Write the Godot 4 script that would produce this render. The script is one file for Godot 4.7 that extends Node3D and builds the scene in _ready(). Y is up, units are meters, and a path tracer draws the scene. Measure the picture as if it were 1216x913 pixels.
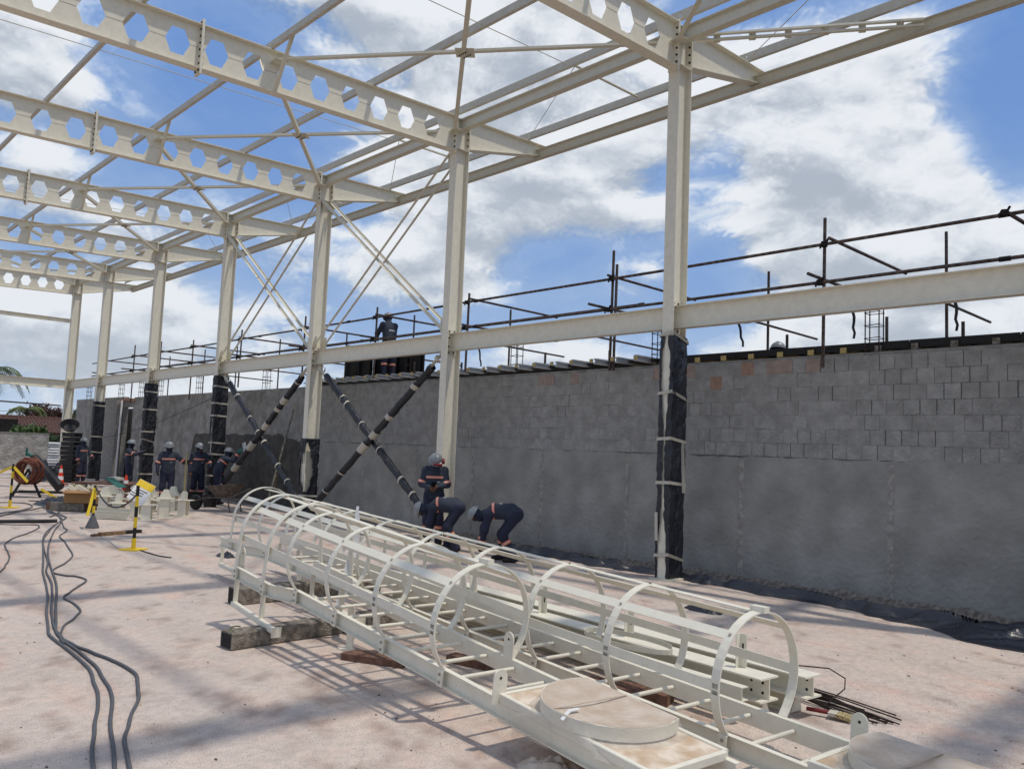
extends Node3D
# A steel hall frame going up beside a block wall, with two caged ladders laid out on the slab.
# x runs along the wall, y is up, the wall stands at z = -10.7, units are metres.

var S: SurfaceTool
var O := Vector3.ZERO
var M := {}
var taken := {}
var based := {}
var fn := FastNoiseLite.new()
const CX := [-7.10, -12.30, -17.41, -22.59, -27.94, -33.215, -37.21]   # column line
const RX := -2.30                                                       # next frame, right of the picture
const ZI := -9.752   # inner face of the columns
const ZO := -10.078  # outer face
const ZW := -10.70   # face of the wall
const ORD := ["first", "second", "third", "fourth", "fifth", "sixth", "seventh", "eighth", "ninth", "tenth"]

# ------------------------------------------------------------------ helpers
func rnd(a: float, b: float) -> float:
	return randf_range(a, b)

func numbered(called: String, under: Node) -> String:
	var key = str(under.get_instance_id()) + called
	taken[key] = taken.get(key, -1) + 1
	return called if taken[key] == 0 else "%s_%03d" % [called, taken[key]]

func beg() -> void:
	S = SurfaceTool.new()
	S.begin(Mesh.PRIMITIVE_TRIANGLES)

func metas(o: Node, label: String, category: String, group := "", kind := "thing") -> void:
	if label: o.set_meta("label", label)
	if category: o.set_meta("category", category)
	if group: o.set_meta("group", group)
	if kind: o.set_meta("kind", kind)

func thing(called: String, label: String, category: String, at: Vector3, group := "", kind := "thing") -> Node3D:
	var o := Node3D.new()
	o.name = numbered(called, self)
	add_child(o)
	o.position = at
	O = at
	based[o] = called
	metas(o, label, category, group, kind)
	return o

func part(called: String, mat: Material, parent: Node, label := "", kind := "") -> MeshInstance3D:
	S.set_material(mat)
	var o := MeshInstance3D.new()
	o.mesh = S.commit()
	o.name = numbered(called, parent)
	parent.add_child(o, true)
	if label: o.set_meta("label", label)
	if kind: o.set_meta("kind", kind)
	return o

func solo(called: String, label: String, category: String, mat: Material, group := "", kind := "thing") -> MeshInstance3D:
	var o := part(called, mat, self)
	based[o] = called
	o.position = O
	metas(o, label, category, group, kind)
	return o

func copy(o: Node3D, label: String, shift: Vector3, turn := 0.0) -> Node3D:
	var called: String = based[o]
	var c: Node3D = o.duplicate()
	c.name = numbered(called, self)
	add_child(c)
	c.position += shift
	c.rotation.y += turn
	c.set_meta("label", label)
	return c

func t3(a: Vector3, b: Vector3, c: Vector3, n: Vector3) -> void:
	S.set_normal(n)
	if (b - a).cross(c - a).dot(n) > 0.0:
		S.add_vertex(a - O); S.add_vertex(c - O); S.add_vertex(b - O)
	else:
		S.add_vertex(a - O); S.add_vertex(b - O); S.add_vertex(c - O)

func t3s(a: Vector3, b: Vector3, c: Vector3, na: Vector3, nb: Vector3, nc: Vector3) -> void:
	if (b - a).cross(c - a).dot(na + nb + nc) > 0.0:
		S.set_normal(na); S.add_vertex(a - O); S.set_normal(nc); S.add_vertex(c - O); S.set_normal(nb); S.add_vertex(b - O)
	else:
		S.set_normal(na); S.add_vertex(a - O); S.set_normal(nb); S.add_vertex(b - O); S.set_normal(nc); S.add_vertex(c - O)

func quad(a: Vector3, b: Vector3, c: Vector3, d: Vector3, n: Vector3) -> void:
	t3(a, b, c, n); t3(a, c, d, n)

# an outline (x to the side, y up) swept straight from a to b
func prof(pts: PackedVector2Array, a: Vector3, b: Vector3, up := Vector3.UP, caps := true) -> void:
	var dir := (b - a).normalized()
	var side := dir.cross(up).normalized()
	var u := side.cross(dir)
	var p := pts.duplicate()
	if Geometry2D.is_polygon_clockwise(p): p.reverse()
	var n := p.size()
	for i in n:
		var p0 := p[i]
		var p1 := p[(i + 1) % n]
		var e := p1 - p0
		var nn := (side * e.y - u * e.x).normalized()
		if e.length() < 1e-6: continue
		var w0 := side * p0.x + u * p0.y
		var w1 := side * p1.x + u * p1.y
		quad(a + w0, a + w1, b + w1, b + w0, nn)
	if caps:
		var idx := Geometry2D.triangulate_polygon(p)
		for k in range(0, idx.size(), 3):
			var q := []
			for j in 3: q.append(side * p[idx[k + j]].x + u * p[idx[k + j]].y)
			t3(a + q[0], a + q[1], a + q[2], -dir)
			t3(b + q[0], b + q[1], b + q[2], dir)

func rect(w: float, h: float, c := 0.0, ox := 0.0, oy := 0.0) -> PackedVector2Array:
	var x := w / 2; var y := h / 2
	var r: PackedVector2Array
	if c <= 0.0: r = [Vector2(-x, -y), Vector2(x, -y), Vector2(x, y), Vector2(-x, y)]
	else: r = [Vector2(-x + c, -y), Vector2(x - c, -y), Vector2(x, -y + c), Vector2(x, y - c), Vector2(x - c, y), Vector2(-x + c, y), Vector2(-x, y - c), Vector2(-x, -y + c)]
	for i in r.size(): r[i] += Vector2(ox, oy)
	return r

func ibeam(h: float, w: float, tf := 0.011, tw := 0.008) -> PackedVector2Array:
	var x := w / 2; var y := h / 2; var t := tw / 2
	return [Vector2(-x, -y), Vector2(x, -y), Vector2(x, -y + tf), Vector2(t, -y + tf), Vector2(t, y - tf), Vector2(x, y - tf), Vector2(x, y), Vector2(-x, y), Vector2(-x, y - tf), Vector2(-t, y - tf), Vector2(-t, -y + tf), Vector2(-x, -y + tf)]

func chan(h: float, w: float, t := 0.006, dirx := 1.0) -> PackedVector2Array:
	var y := h / 2
	return [Vector2(0, -y), Vector2(w * dirx, -y), Vector2(w * dirx, -y + t), Vector2(t * dirx, -y + t), Vector2(t * dirx, y - t), Vector2(w * dirx, y - t), Vector2(w * dirx, y), Vector2(0, y)]

func zsec(h: float, w: float, t := 0.004) -> PackedVector2Array:
	var y := h / 2
	return [Vector2(0, -y), Vector2(w, -y), Vector2(w, -y + 0.02), Vector2(w - t, -y + 0.02), Vector2(w - t, -y + t), Vector2(t, -y + t), Vector2(t, y), Vector2(-w + t, y), Vector2(-w + t, y - 0.02), Vector2(-w + t + t, y - 0.02), Vector2(-w + t + t, y - t), Vector2(0, y - t)]

func angle(w: float, t := 0.006) -> PackedVector2Array:
	return [Vector2(0, 0), Vector2(w, 0), Vector2(w, t), Vector2(t, t), Vector2(t, w), Vector2(0, w)]

func box(c: Vector3, size: Vector3, bas := Basis.IDENTITY, ch := 0.0) -> void:
	prof(rect(size.x, size.y, ch), c + bas * Vector3(0, 0, size.z / 2), c - bas * Vector3(0, 0, size.z / 2), bas * Vector3.UP)

func bar(a: Vector3, b: Vector3, w: float, h: float, up := Vector3.UP, ch := 0.0) -> void:
	prof(rect(w, h, ch), a, b, up)

func tube(pts: PackedVector3Array, r: float, n := 8, caps := true, r1 := -1.0) -> void:
	var m := pts.size()
	var ring_p := []
	var ring_n := []
	var side := Vector3.ZERO
	for i in m:
		var dir: Vector3 = (pts[min(i + 1, m - 1)] - pts[max(i - 1, 0)]).normalized()
		if side == Vector3.ZERO:
			side = dir.cross(Vector3.UP if absf(dir.y) < 0.9 else Vector3.RIGHT).normalized()
		side = (side - dir * side.dot(dir)).normalized()
		var u := side.cross(dir)
		var rr: float = r if r1 < 0 else lerpf(r, r1, float(i) / (m - 1))
		var pp := PackedVector3Array(); var nn := PackedVector3Array()
		for k in n:
			var a := TAU * k / n
			var d := side * cos(a) + u * sin(a)
			pp.append(pts[i] + d * rr); nn.append(d)
		ring_p.append(pp); ring_n.append(nn)
	for i in m - 1:
		for k in n:
			var l := (k + 1) % n
			t3s(ring_p[i][k], ring_p[i][l], ring_p[i + 1][l], ring_n[i][k], ring_n[i][l], ring_n[i + 1][l])
			t3s(ring_p[i][k], ring_p[i + 1][l], ring_p[i + 1][k], ring_n[i][k], ring_n[i + 1][l], ring_n[i + 1][k])
	if caps:
		var d0 := (pts[0] - pts[1]).normalized()
		var d1 := (pts[m - 1] - pts[m - 2]).normalized()
		for k in range(1, n - 1):
			t3(ring_p[0][0], ring_p[0][k], ring_p[0][k + 1], d0)
			t3(ring_p[m - 1][0], ring_p[m - 1][k], ring_p[m - 1][k + 1], d1)

func rod(a: Vector3, b: Vector3, r: float, n := 8) -> void:
	tube(PackedVector3Array([a, b]), r, n)

# a surface of revolution about the axis y of bas; profile of (radius, height)
func lathe(c: Vector3, prf: PackedVector2Array, n := 16, bas := Basis.IDENTITY) -> void:
	for i in prf.size() - 1:
		var p0 := prf[i]; var p1 := prf[i + 1]
		var e := p1 - p0
		var nr := Vector2(e.y, -e.x).normalized()
		for k in n:
			var a := TAU * k / n; var b := TAU * (k + 1) / n
			var da := Vector3(cos(a), 0, sin(a)); var db := Vector3(cos(b), 0, sin(b))
			var na := bas * (da * nr.x + Vector3(0, nr.y, 0)); var nb := bas * (db * nr.x + Vector3(0, nr.y, 0))
			var A := c + bas * (da * p0.x + Vector3(0, p0.y, 0)); var B := c + bas * (db * p0.x + Vector3(0, p0.y, 0))
			var C := c + bas * (db * p1.x + Vector3(0, p1.y, 0)); var D := c + bas * (da * p1.x + Vector3(0, p1.y, 0))
			if p0.x > 1e-5: t3s(A, B, C, na, nb, nb)
			if p1.x > 1e-5: t3s(A, C, D, na, nb, na)

# a smooth sheet through rows of points; hole(i, j) leaves a cell out
func sheet(rows: Array, closed := false, hole = null, colors: Array = []) -> void:
	var m := rows.size(); var n: int = rows[0].size()
	var nor := []
	for i in m:
		var l := PackedVector3Array()
		for j in n:
			var jn := (j + 1) % n if closed else mini(j + 1, n - 1)
			var jp := (j + n - 1) % n if closed else maxi(j - 1, 0)
			var du: Vector3 = rows[i][jn] - rows[i][jp]
			var dv: Vector3 = rows[mini(i + 1, m - 1)][j] - rows[maxi(i - 1, 0)][j]
			l.append(dv.cross(du).normalized())
		nor.append(l)
	for i in m - 1:
		for j in (n if closed else n - 1):
			if hole != null and hole.call(i, j): continue
			var k := (j + 1) % n
			var A: Vector3 = rows[i][j]; var B: Vector3 = rows[i][k]; var C: Vector3 = rows[i + 1][k]; var D: Vector3 = rows[i + 1][j]
			var cs := [i, j, i, k, i + 1, k, i + 1, j]
			var order := [0, 1, 2, 0, 2, 3]
			if (B - A).cross(C - A).dot(nor[i][j]) > 0.0: order = [0, 2, 1, 0, 3, 2]
			var P := [A, B, C, D]
			for o in order:
				S.set_normal(nor[cs[o * 2]][cs[o * 2 + 1]])
				if colors: S.set_color(colors[cs[o * 2]][cs[o * 2 + 1]])
				S.add_vertex(P[o] - O)

func hexbolt(at: Vector3, dir: Vector3, r := 0.017, h := 0.014) -> void:
	var u := Vector3.UP if absf(dir.y) < 0.9 else Vector3.RIGHT
	var p := PackedVector2Array()
	for k in 6: p.append(Vector2(cos(TAU * k / 6), sin(TAU * k / 6)) * r)
	prof(p, at, at + dir * h, u)

# ------------------------------------------------------------------ textures and materials
func noise_image(size: int, sd: int, freq: float, oct := 4, ridged := false) -> PackedByteArray:
	var f := FastNoiseLite.new()
	f.seed = sd; f.frequency = freq; f.fractal_octaves = oct
	f.fractal_type = FastNoiseLite.FRACTAL_RIDGED if ridged else FastNoiseLite.FRACTAL_FBM
	f.noise_type = FastNoiseLite.TYPE_SIMPLEX_SMOOTH
	var im := f.get_seamless_image(size, size)
	im.convert(Image.FORMAT_L8)
	return im.get_data()

func ramp_tex(size: int, sd: int, freq: float, c0: Color, c1: Color, oct := 5, contrast := 1.0, specks := 0.0) -> ImageTexture:
	var d := noise_image(size, sd, freq, oct)
	var e := noise_image(size, sd + 7, 0.25, 2)
	var out := PackedByteArray(); out.resize(size * size * 3)
	for i in size * size:
		var v := clampf((d[i] / 255.0 - 0.5) * contrast + 0.5, 0.0, 1.0)
		v = clampf(v + (e[i] / 255.0 - 0.5) * specks, 0.0, 1.0)
		out[i * 3] = int(255 * lerpf(c0.r, c1.r, v)); out[i * 3 + 1] = int(255 * lerpf(c0.g, c1.g, v)); out[i * 3 + 2] = int(255 * lerpf(c0.b, c1.b, v))
	var im := Image.create_from_data(size, size, false, Image.FORMAT_RGB8, out)
	im.generate_mipmaps()
	return ImageTexture.create_from_image(im)

func paint_tex(size: int, sd: int) -> ImageTexture:
	# even paint with faint dust, thin handling marks and a few rusty scuffs
	var a := noise_image(size, sd, 0.012, 5)
	var b := noise_image(size, sd + 3, 0.035, 5, true)
	var c := noise_image(size, sd + 5, 0.07, 4)
	var out := PackedByteArray(); out.resize(size * size * 3)
	for i in size * size:
		var v := 0.965 + (a[i] / 255.0 - 0.5) * 0.06
		var m := clampf((b[i] / 255.0 - 0.80) * 5.0, 0.0, 1.0) * clampf((a[i] / 255.0 - 0.48) * 6.0, 0.0, 1.0)
		var r := clampf((c[i] / 255.0 - 0.80) * 9.0, 0.0, 1.0)
		v -= 0.05 * m
		out[i * 3] = int(255 * clampf(v - 0.22 * r, 0, 1)); out[i * 3 + 1] = int(255 * clampf(v - 0.006 - 0.34 * r, 0, 1)); out[i * 3 + 2] = int(255 * clampf(v - 0.02 - 0.42 * r, 0, 1))
	var im := Image.create_from_data(size, size, false, Image.FORMAT_RGB8, out)
	im.generate_mipmaps()
	return ImageTexture.create_from_image(im)

func normal_tex(size: int, sd: int, freq: float, oct: int, strength: float) -> ImageTexture:
	var im := Image.create_from_data(size, size, false, Image.FORMAT_L8, noise_image(size, sd, freq, oct))
	im.convert(Image.FORMAT_RGBA8)
	im.bump_map_to_normal_map(strength)
	return ImageTexture.create_from_image(im)

func mat(c: Color, rough := 0.8, metal := 0.0, tex: Texture2D = null, scale := 1.0, nrm: Texture2D = null, ns := 1.0) -> StandardMaterial3D:
	var m := StandardMaterial3D.new()
	m.albedo_color = c
	m.roughness = rough
	m.metallic = metal
	if tex or nrm:
		m.uv1_triplanar = true
		m.uv1_world_triplanar = true
		m.uv1_scale = Vector3.ONE * scale
	if tex: m.albedo_texture = tex
	if nrm:
		m.normal_enabled = true
		m.normal_texture = nrm
		m.normal_scale = ns
	return m

func make_materials() -> void:
	var g := Color(1, 1, 1)
	var dust := ramp_tex(512, 11, 0.012, Color(0.945, 0.935, 0.915), g, 5, 1.4, 0.10)
	var rusty := ramp_tex(256, 12, 0.03, Color(0.55, 0.45, 0.40), g, 4, 1.7, 0.3)
	var fine_n := normal_tex(512, 13, 0.09, 4, 3.0)
	var crumple := normal_tex(512, 14, 0.02, 5, 7.0)
	var rough_n := normal_tex(512, 15, 0.05, 5, 6.0)
	var paint := paint_tex(1024, 17)
	M.steel = mat(Color(0.91, 0.895, 0.835), 0.45, 0.0, paint, 0.55)
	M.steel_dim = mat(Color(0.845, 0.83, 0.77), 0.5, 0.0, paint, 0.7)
	M.dusty = mat(Color(0.86, 0.81, 0.74), 0.75, 0.0, ramp_tex(512, 21, 0.012, Color(0.84, 0.77, 0.69), g, 6, 1.8, 0.15), 0.9)
	M.weld = mat(Color(0.60, 0.58, 0.53), 0.6)
	M.bolt = mat(Color(0.16, 0.15, 0.15), 0.45, 0.6)
	M.galv = mat(Color(0.76, 0.735, 0.68), 0.6, 0.0, dust, 0.8)
	M.scaf = mat(Color(0.40, 0.355, 0.335), 0.62, 0.25, rusty, 1.3)
	M.clamp = mat(Color(0.14, 0.115, 0.105), 0.6, 0.4, rusty, 3.0)
	M.plastic = mat(Color(0.125, 0.135, 0.165), 0.38, 0.0, null, 1.6, crumple, 0.9)
	M.plastic_dull = mat(Color(0.15, 0.16, 0.19), 0.48, 0.0, ramp_tex(256, 22, 0.03, Color(0.6, 0.6, 0.62), g, 4, 1.6), 1.2, crumple, 0.9)
	M.tape = mat(Color(0.74, 0.715, 0.66), 0.55, 0.0, null, 2.0, crumple, 0.4)
	M.mortar = mat(Color(0.60, 0.595, 0.58), 0.95, 0.0, ramp_tex(512, 31, 0.012, Color(0.82, 0.82, 0.81), g, 6, 1.5, 0.25), 0.55, rough_n, 0.9)
	M.plaster = mat(Color(0.615, 0.61, 0.59), 0.93, 0.0, ramp_tex(1024, 32, 0.006, Color(0.86, 0.86, 0.855), g, 7, 1.4, 0.12), 0.22, fine_n, 0.5)
	M.plaster_edge = mat(Color(0.66, 0.65, 0.63), 0.95, 0.0, ramp_tex(512, 33, 0.02, Color(0.80, 0.79, 0.775), g, 6, 1.8, 0.3), 0.8, rough_n, 1.0)
	M.plaster_old = mat(Color(0.63, 0.62, 0.60), 0.95, 0.0, ramp_tex(1024, 34, 0.007, Color(0.80, 0.795, 0.785), g, 7, 1.6, 0.15), 0.25, rough_n, 0.6)
	M.plaster_wet = mat(Color(0.33, 0.32, 0.30), 0.8, 0.0, ramp_tex(512, 35, 0.01, Color(0.75, 0.75, 0.75), g, 6, 1.5, 0.1), 0.5, fine_n, 0.7)
	var bl := ramp_tex(512, 36, 0.014, Color(0.88, 0.88, 0.875), g, 6, 1.6, 0.3)
	M.block = [mat(Color(0.62, 0.615, 0.60), 0.95, 0.0, bl, 0.55, rough_n, 0.9), mat(Color(0.61, 0.605, 0.59), 0.95, 0.0, bl, 0.55, rough_n, 0.9), mat(Color(0.645, 0.64, 0.625), 0.95, 0.0, bl, 0.7, rough_n, 0.9), mat(Color(0.64, 0.575, 0.535), 0.95, 0.0, bl, 0.8, rough_n, 0.8), mat(Color(0.65, 0.53, 0.46), 0.95, 0.0, bl, 1.0, rough_n, 0.8)]
	M.ply = mat(Color(0.055, 0.052, 0.055), 0.7, 0.0, null, 1.0, fine_n, 0.3)
	M.yellow_wood = mat(Color(0.72, 0.645, 0.43), 0.8, 0.0, dust, 3.0)
	M.grey_wood = mat(Color(0.56, 0.545, 0.51), 0.85, 0.0, ramp_tex(256, 37, 0.02, Color(0.6, 0.58, 0.55), g, 5, 1.6, 0.2), 2.0)
	M.alu = mat(Color(0.66, 0.67, 0.675), 0.45, 0.35, dust, 1.5)
	var grain := ramp_tex(512, 38, 0.015, Color(0.70, 0.68, 0.66), g, 6, 1.6, 0.35)
	M.timber = mat(Color(0.56, 0.53, 0.49), 0.92, 0.0, grain, 1.6, rough_n, 1.2)
	M.timber_end = mat(Color(0.17, 0.155, 0.145), 0.95, 0.0, grain, 2.5, rough_n, 1.0)
	M.plank = mat(Color(0.62, 0.50, 0.38), 0.88, 0.0, grain, 2.2, rough_n, 0.8)
	M.board = mat(Color(0.50, 0.37, 0.31), 0.85, 0.0, grain, 2.0, fine_n, 0.5)
	M.cable = mat(Color(0.33, 0.34, 0.36), 0.7, 0.0, dust, 2.0)
	M.cable_dark = mat(Color(0.13, 0.13, 0.14), 0.7)
	M.hose = mat(Color(0.56, 0.31, 0.21), 0.65, 0.0, rusty, 3.0)
	M.black = mat(Color(0.055, 0.055, 0.06), 0.55)
	M.rubber = mat(Color(0.30, 0.28, 0.26), 0.9)
	M.yellow = mat(Color(0.90, 0.77, 0.13), 0.5, 0.0, dust, 3.0)
	M.orange = mat(Color(0.83, 0.24, 0.09), 0.55)
	M.white = mat(Color(0.86, 0.86, 0.85), 0.55)
	M.green = mat(Color(0.10, 0.36, 0.32), 0.6)
	M.red = mat(Color(0.46, 0.10, 0.12), 0.5)
	M.cardboard = mat(Color(0.62, 0.47, 0.31), 0.9, 0.0, dust, 3.0)
	M.bristle = mat(Color(0.83, 0.80, 0.60), 0.9, 0.0, rusty, 8.0)
	M.rebar = mat(Color(0.25, 0.20, 0.18), 0.75, 0.3, rusty, 3.0)
	M.barrow = mat(Color(0.47, 0.45, 0.42), 0.6, 0.2, rusty, 2.0)
	M.helmet = mat(Color(0.49, 0.51, 0.52), 0.35)
	M.cloth = mat(Color(1, 1, 1), 0.9, 0.0, null, 4.0, crumple, 0.5)
	M.cloth.vertex_color_use_as_albedo = true
	M.stripe = mat(Color(0.92, 0.50, 0.34), 0.6)
	M.silver = mat(Color(0.72, 0.73, 0.72), 0.4)
	M.lens = mat(Color(0.02, 0.02, 0.02), 0.2)
	M.roof = mat(Color(0.40, 0.29, 0.25), 0.9, 0.0, rusty, 0.6)
	M.gable = mat(Color(0.12, 0.105, 0.095), 0.9, 0.0, rusty, 0.4)
	M.house = mat(Color(0.66, 0.63, 0.58), 0.9)
	M.bark = mat(Color(0.30, 0.25, 0.20), 0.95, 0.0, rusty, 1.0)
	M.leaf = leaf(Color(0.23, 0.31, 0.12)); M.leaf_dark = leaf(Color(0.15, 0.22, 0.09)); M.leaf_red = leaf(Color(0.29, 0.17, 0.12)); M.leaf_palm = leaf(Color(0.34, 0.37, 0.20))
	M.sheet_white = mat(Color(0.88, 0.89, 0.90), 0.4, 0.0, dust, 1.0)
	M.film = mat(Color(0.84, 0.82, 0.78, 0.26), 0.42, 0.0, null, 2.2, crumple, 1.0)
	M.film.transparency = BaseMaterial3D.TRANSPARENCY_ALPHA
	M.film_dusty = mat(Color(0.80, 0.745, 0.68), 0.36, 0.0, ramp_tex(512, 41, 0.006, Color(0.90, 0.86, 0.82), g, 6, 1.4, 0.05), 1.3, crumple, 0.35)
	M.barcode = mat(Color(0.06, 0.06, 0.06), 0.6)
	M.skin = mat(Color(0.36, 0.22, 0.16), 0.6)

func leaf(c: Color) -> StandardMaterial3D:
	var m := mat(c, 0.7)
	m.backlight_enabled = true
	m.backlight = Color(c.r * 0.5, c.g * 0.6, c.b * 0.3)
	m.cull_mode = BaseMaterial3D.CULL_DISABLED
	return m

func ground_texture() -> ImageTexture:
	var n := 1024
	var a := noise_image(n, 51, 0.004, 6)
	var b := noise_image(n, 52, 0.02, 5)
	var c := noise_image(n, 53, 0.22, 3)
	var d := noise_image(n, 54, 0.05, 4)
	var out := PackedByteArray(); out.resize(n * n * 3)
	for i in n * n:
		var big := a[i] / 255.0; var mid := b[i] / 255.0; var fine := c[i] / 255.0; var spot := d[i] / 255.0
		var v := 0.80 + (big - 0.5) * 0.06 + (mid - 0.5) * 0.09 + (fine - 0.5) * 0.24
		var red := clampf((big - 0.52) * 3.0 + (mid - 0.5), 0.0, 1.0) * 0.025
		if fine < 0.30 and spot > 0.50: v -= (0.30 - fine) * 2.6
		out[i * 3] = int(255 * clampf(v * 0.970, 0, 1)); out[i * 3 + 1] = int(255 * clampf(v * (0.903 - red * 0.7), 0, 1)); out[i * 3 + 2] = int(255 * clampf(v * (0.852 - red), 0, 1))
	var im := Image.create_from_data(n, n, false, Image.FORMAT_RGB8, out)
	im.generate_mipmaps()
	return ImageTexture.create_from_image(im)

# ------------------------------------------------------------------ sky
# clouds: azimuth, height (degrees), half width, half height, how much cloud (below 0: clear air)
const CLOUDS := [[-80.2, 21.8, 6.5, 3.5, 0.9], [-77.1, 16.4, 2.4, 1.1, 0.8], [-67.2, 23.2, 5.3, 2.9, -1.0], [-70.5, 18.1, 7.1, 1.5, -0.6],
	[-52.9, 25.0, 11.2, 7.6, 0.9], [-58.5, 28.5, 7.1, 2.4, 0.6], [-32.5, 20.0, 15.3, 6.5, 1.0], [-21.8, 24.1, 5.3, 3.5, 0.9], [-15.2, 22.4, 2.6, 4.7, -1.5],
	[-30.4, 28.6, 3.5, 1.5, -0.9], [-44.6, 13.5, 5.4, 2.0, -1.25], [-42.0, 20.5, 8.0, 4.5, 0.7], [-47.5, 22.0, 6.0, 5.0, 0.5], [-57.2, 16.1, 4.1, 1.8, -0.7], [-54.7, 12.9, 6.0, 2.7, 1.2], [-49.9, 10.9, 3.5, 1.6, 0.9],
	[-64.8, 11.4, 3.5, 1.5, -0.8], [-68.7, 7.5, 5.3, 2.1, 1.0], [-72.1, 6.6, 2.9, 1.5, 0.8], [-76.4, 7.4, 5.3, 2.4, 0.9], [-79.1, 8.6, 3.5, 2.4, 0.6],
	[-41.4, 7.1, 9.4, 1.8, 0.9], [-33.4, 12.4, 2.6, 2.6, -1.0], [-20.8, 13.5, 10.0, 5.3, 0.9], [-15.3, 17.9, 2.4, 1.8, -0.4], [-30.1, 8.2, 3.5, 1.6, 0.7],
	[-76.7, 11.0, 5.3, 1.1, -0.8], [-39.4, 17.4, 3.5, 1.8, 0.5], [-63.5, 17.6, 2.4, 1.8, -0.6], [-73.5, 12.0, 4.7, 1.2, -0.5], [-45.8, 28.4, 4.7, 2.4, 0.6]]

func make_sky() -> ImageTexture:
	var w := 4096
	var h := w / 2
	var hu := h / 2
	var f := FastNoiseLite.new()
	f.seed = 5; f.frequency = 2.6; f.fractal_octaves = 6; f.fractal_gain = 0.56; f.noise_type = FastNoiseLite.TYPE_SIMPLEX_SMOOTH
	f.domain_warp_enabled = true; f.domain_warp_amplitude = 0.08; f.domain_warp_frequency = 3.0; f.domain_warp_fractal_octaves = 3
	var f2 := FastNoiseLite.new()
	f2.seed = 9; f2.frequency = 6.5; f2.fractal_octaves = 5; f2.noise_type = FastNoiseLite.TYPE_SIMPLEX_SMOOTH
	var D := PackedFloat32Array(); D.resize(w * hu)
	for j in hu:
		var el := (0.5 - (j + 0.5) / h) * PI
		var ce := cos(el); var y := sin(el) * 2.1
		for i in w:
			var az := (i + 0.5) / w * TAU
			D[j * w + i] = f.get_noise_3d(sin(az) * ce, y, -cos(az) * ce) * 1.40 + 0.12
	for c in CLOUDS:
		var ic: float = fposmod(c[0] / 360.0, 1.0) * w
		var jc: float = (0.5 - c[1] / 180.0) * h
		var rx: float = c[2] / 360.0 * w; var ry: float = c[3] / 180.0 * h
		for j in range(maxi(0, int(jc - 2.2 * ry)), mini(hu, int(jc + 2.2 * ry))):
			for i in range(int(ic - 2.2 * rx), int(ic + 2.2 * rx)):
				var q := Vector2((i - ic) / rx, (j - jc) / ry).length_squared()
				var k := exp(-q * 0.9)
				D[j * w + posmod(i, w)] += c[4] * (0.50 if c[4] > 0 else 0.62) * k
	var out := PackedByteArray(); out.resize(w * h * 3)
	for j in hu:
		var el := (0.5 - (j + 0.5) / h) * PI
		var ce := cos(el); var se := sin(el)
		var t := pow(1.0 - se, 3.2)
		var br := lerpf(0.365, 0.57, t); var bg := lerpf(0.520, 0.695, t); var bb := lerpf(0.775, 0.855, t)
		var hz := exp(-el * 8.0) * 0.55
		var ju := maxi(0, j - 16) * w
		for i in w:
			var d := D[j * w + i]
			var a := smoothstep(-0.02, 0.40, d)
			var veil := 0.05 + 0.22 * smoothstep(-0.6, 0.15, d)
			var cr := 0.0; var cg := 0.0; var cb := 0.0
			if a > 0.003:
				var az := (i + 0.5) / w * TAU
				var n2 := f2.get_noise_3d(sin(az) * ce, se * 1.8, -cos(az) * ce)
				var s := clampf(0.30 + (D[ju + i] - d) * 1.25 + n2 * 0.62 + clampf(d - 0.5, 0.0, 0.8) * 0.42, 0.0, 1.0)
				s = s * s * (3.0 - 2.0 * s)
				cr = lerpf(0.91, 0.665, s); cg = lerpf(0.92, 0.700, s); cb = lerpf(0.935, 0.748, s)
			a = clampf(a * 0.97 + veil * (1.0 - a), 0.0, 1.0)
			if cr == 0.0: cr = 0.80; cg = 0.83; cb = 0.87
			var r := lerpf(br, cr, a); var g := lerpf(bg, cg, a); var b := lerpf(bb, cb, a)
			r = lerpf(r, 0.79, hz); g = lerpf(g, 0.83, hz); b = lerpf(b, 0.87, hz)
			var o := (j * w + i) * 3
			out[o] = int(r * 255); out[o + 1] = int(g * 255); out[o + 2] = int(b * 255)
	for k in range(w * hu, w * h):
		out[k * 3] = 150; out[k * 3 + 1] = 142; out[k * 3 + 2] = 136
	return ImageTexture.create_from_image(Image.create_from_data(w, h, false, Image.FORMAT_RGB8, out))

func set_up() -> void:
	var cam := Camera3D.new()
	cam.name = "camera"
	var f := Vector3(-0.7257402, 0.08282356, -0.68296516)
	var u := Vector3(0.03297461, 0.9957736, 0.08571816)
	cam.transform = Transform3D(Basis(f.cross(u), u, -f), Vector3(0, 1.716, 0))
	cam.keep_aspect = Camera3D.KEEP_HEIGHT
	cam.fov = 50.15
	cam.near = 0.05
	cam.far = 900.0
	add_child(cam)
	cam.current = true
	var env := Environment.new()
	env.background_mode = Environment.BG_SKY
	var sky := Sky.new()
	var pm := PanoramaSkyMaterial.new()
	pm.panorama = make_sky()
	sky.sky_material = pm
	env.sky = sky
	env.background_energy_multiplier = 1.0
	env.tonemap_mode = Environment.TONE_MAPPER_LINEAR
	env.tonemap_exposure = 1.07
	env.sdfgi_enabled = true; env.ssao_enabled = true; env.ssil_enabled = true
	var we := WorldEnvironment.new()
	we.name = "world_environment"
	we.environment = env
	add_child(we)
	var sun := DirectionalLight3D.new()
	sun.name = "sun"
	sun.light_energy = 0.72
	sun.light_angular_distance = 1.7
	sun.light_color = Color(1.0, 0.965, 0.915)
	sun.shadow_enabled = true
	add_child(sun)
	sun.look_at_from_position(Vector3.ZERO, Vector3(-0.33, -1.0, 0.165), Vector3.RIGHT)

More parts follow.
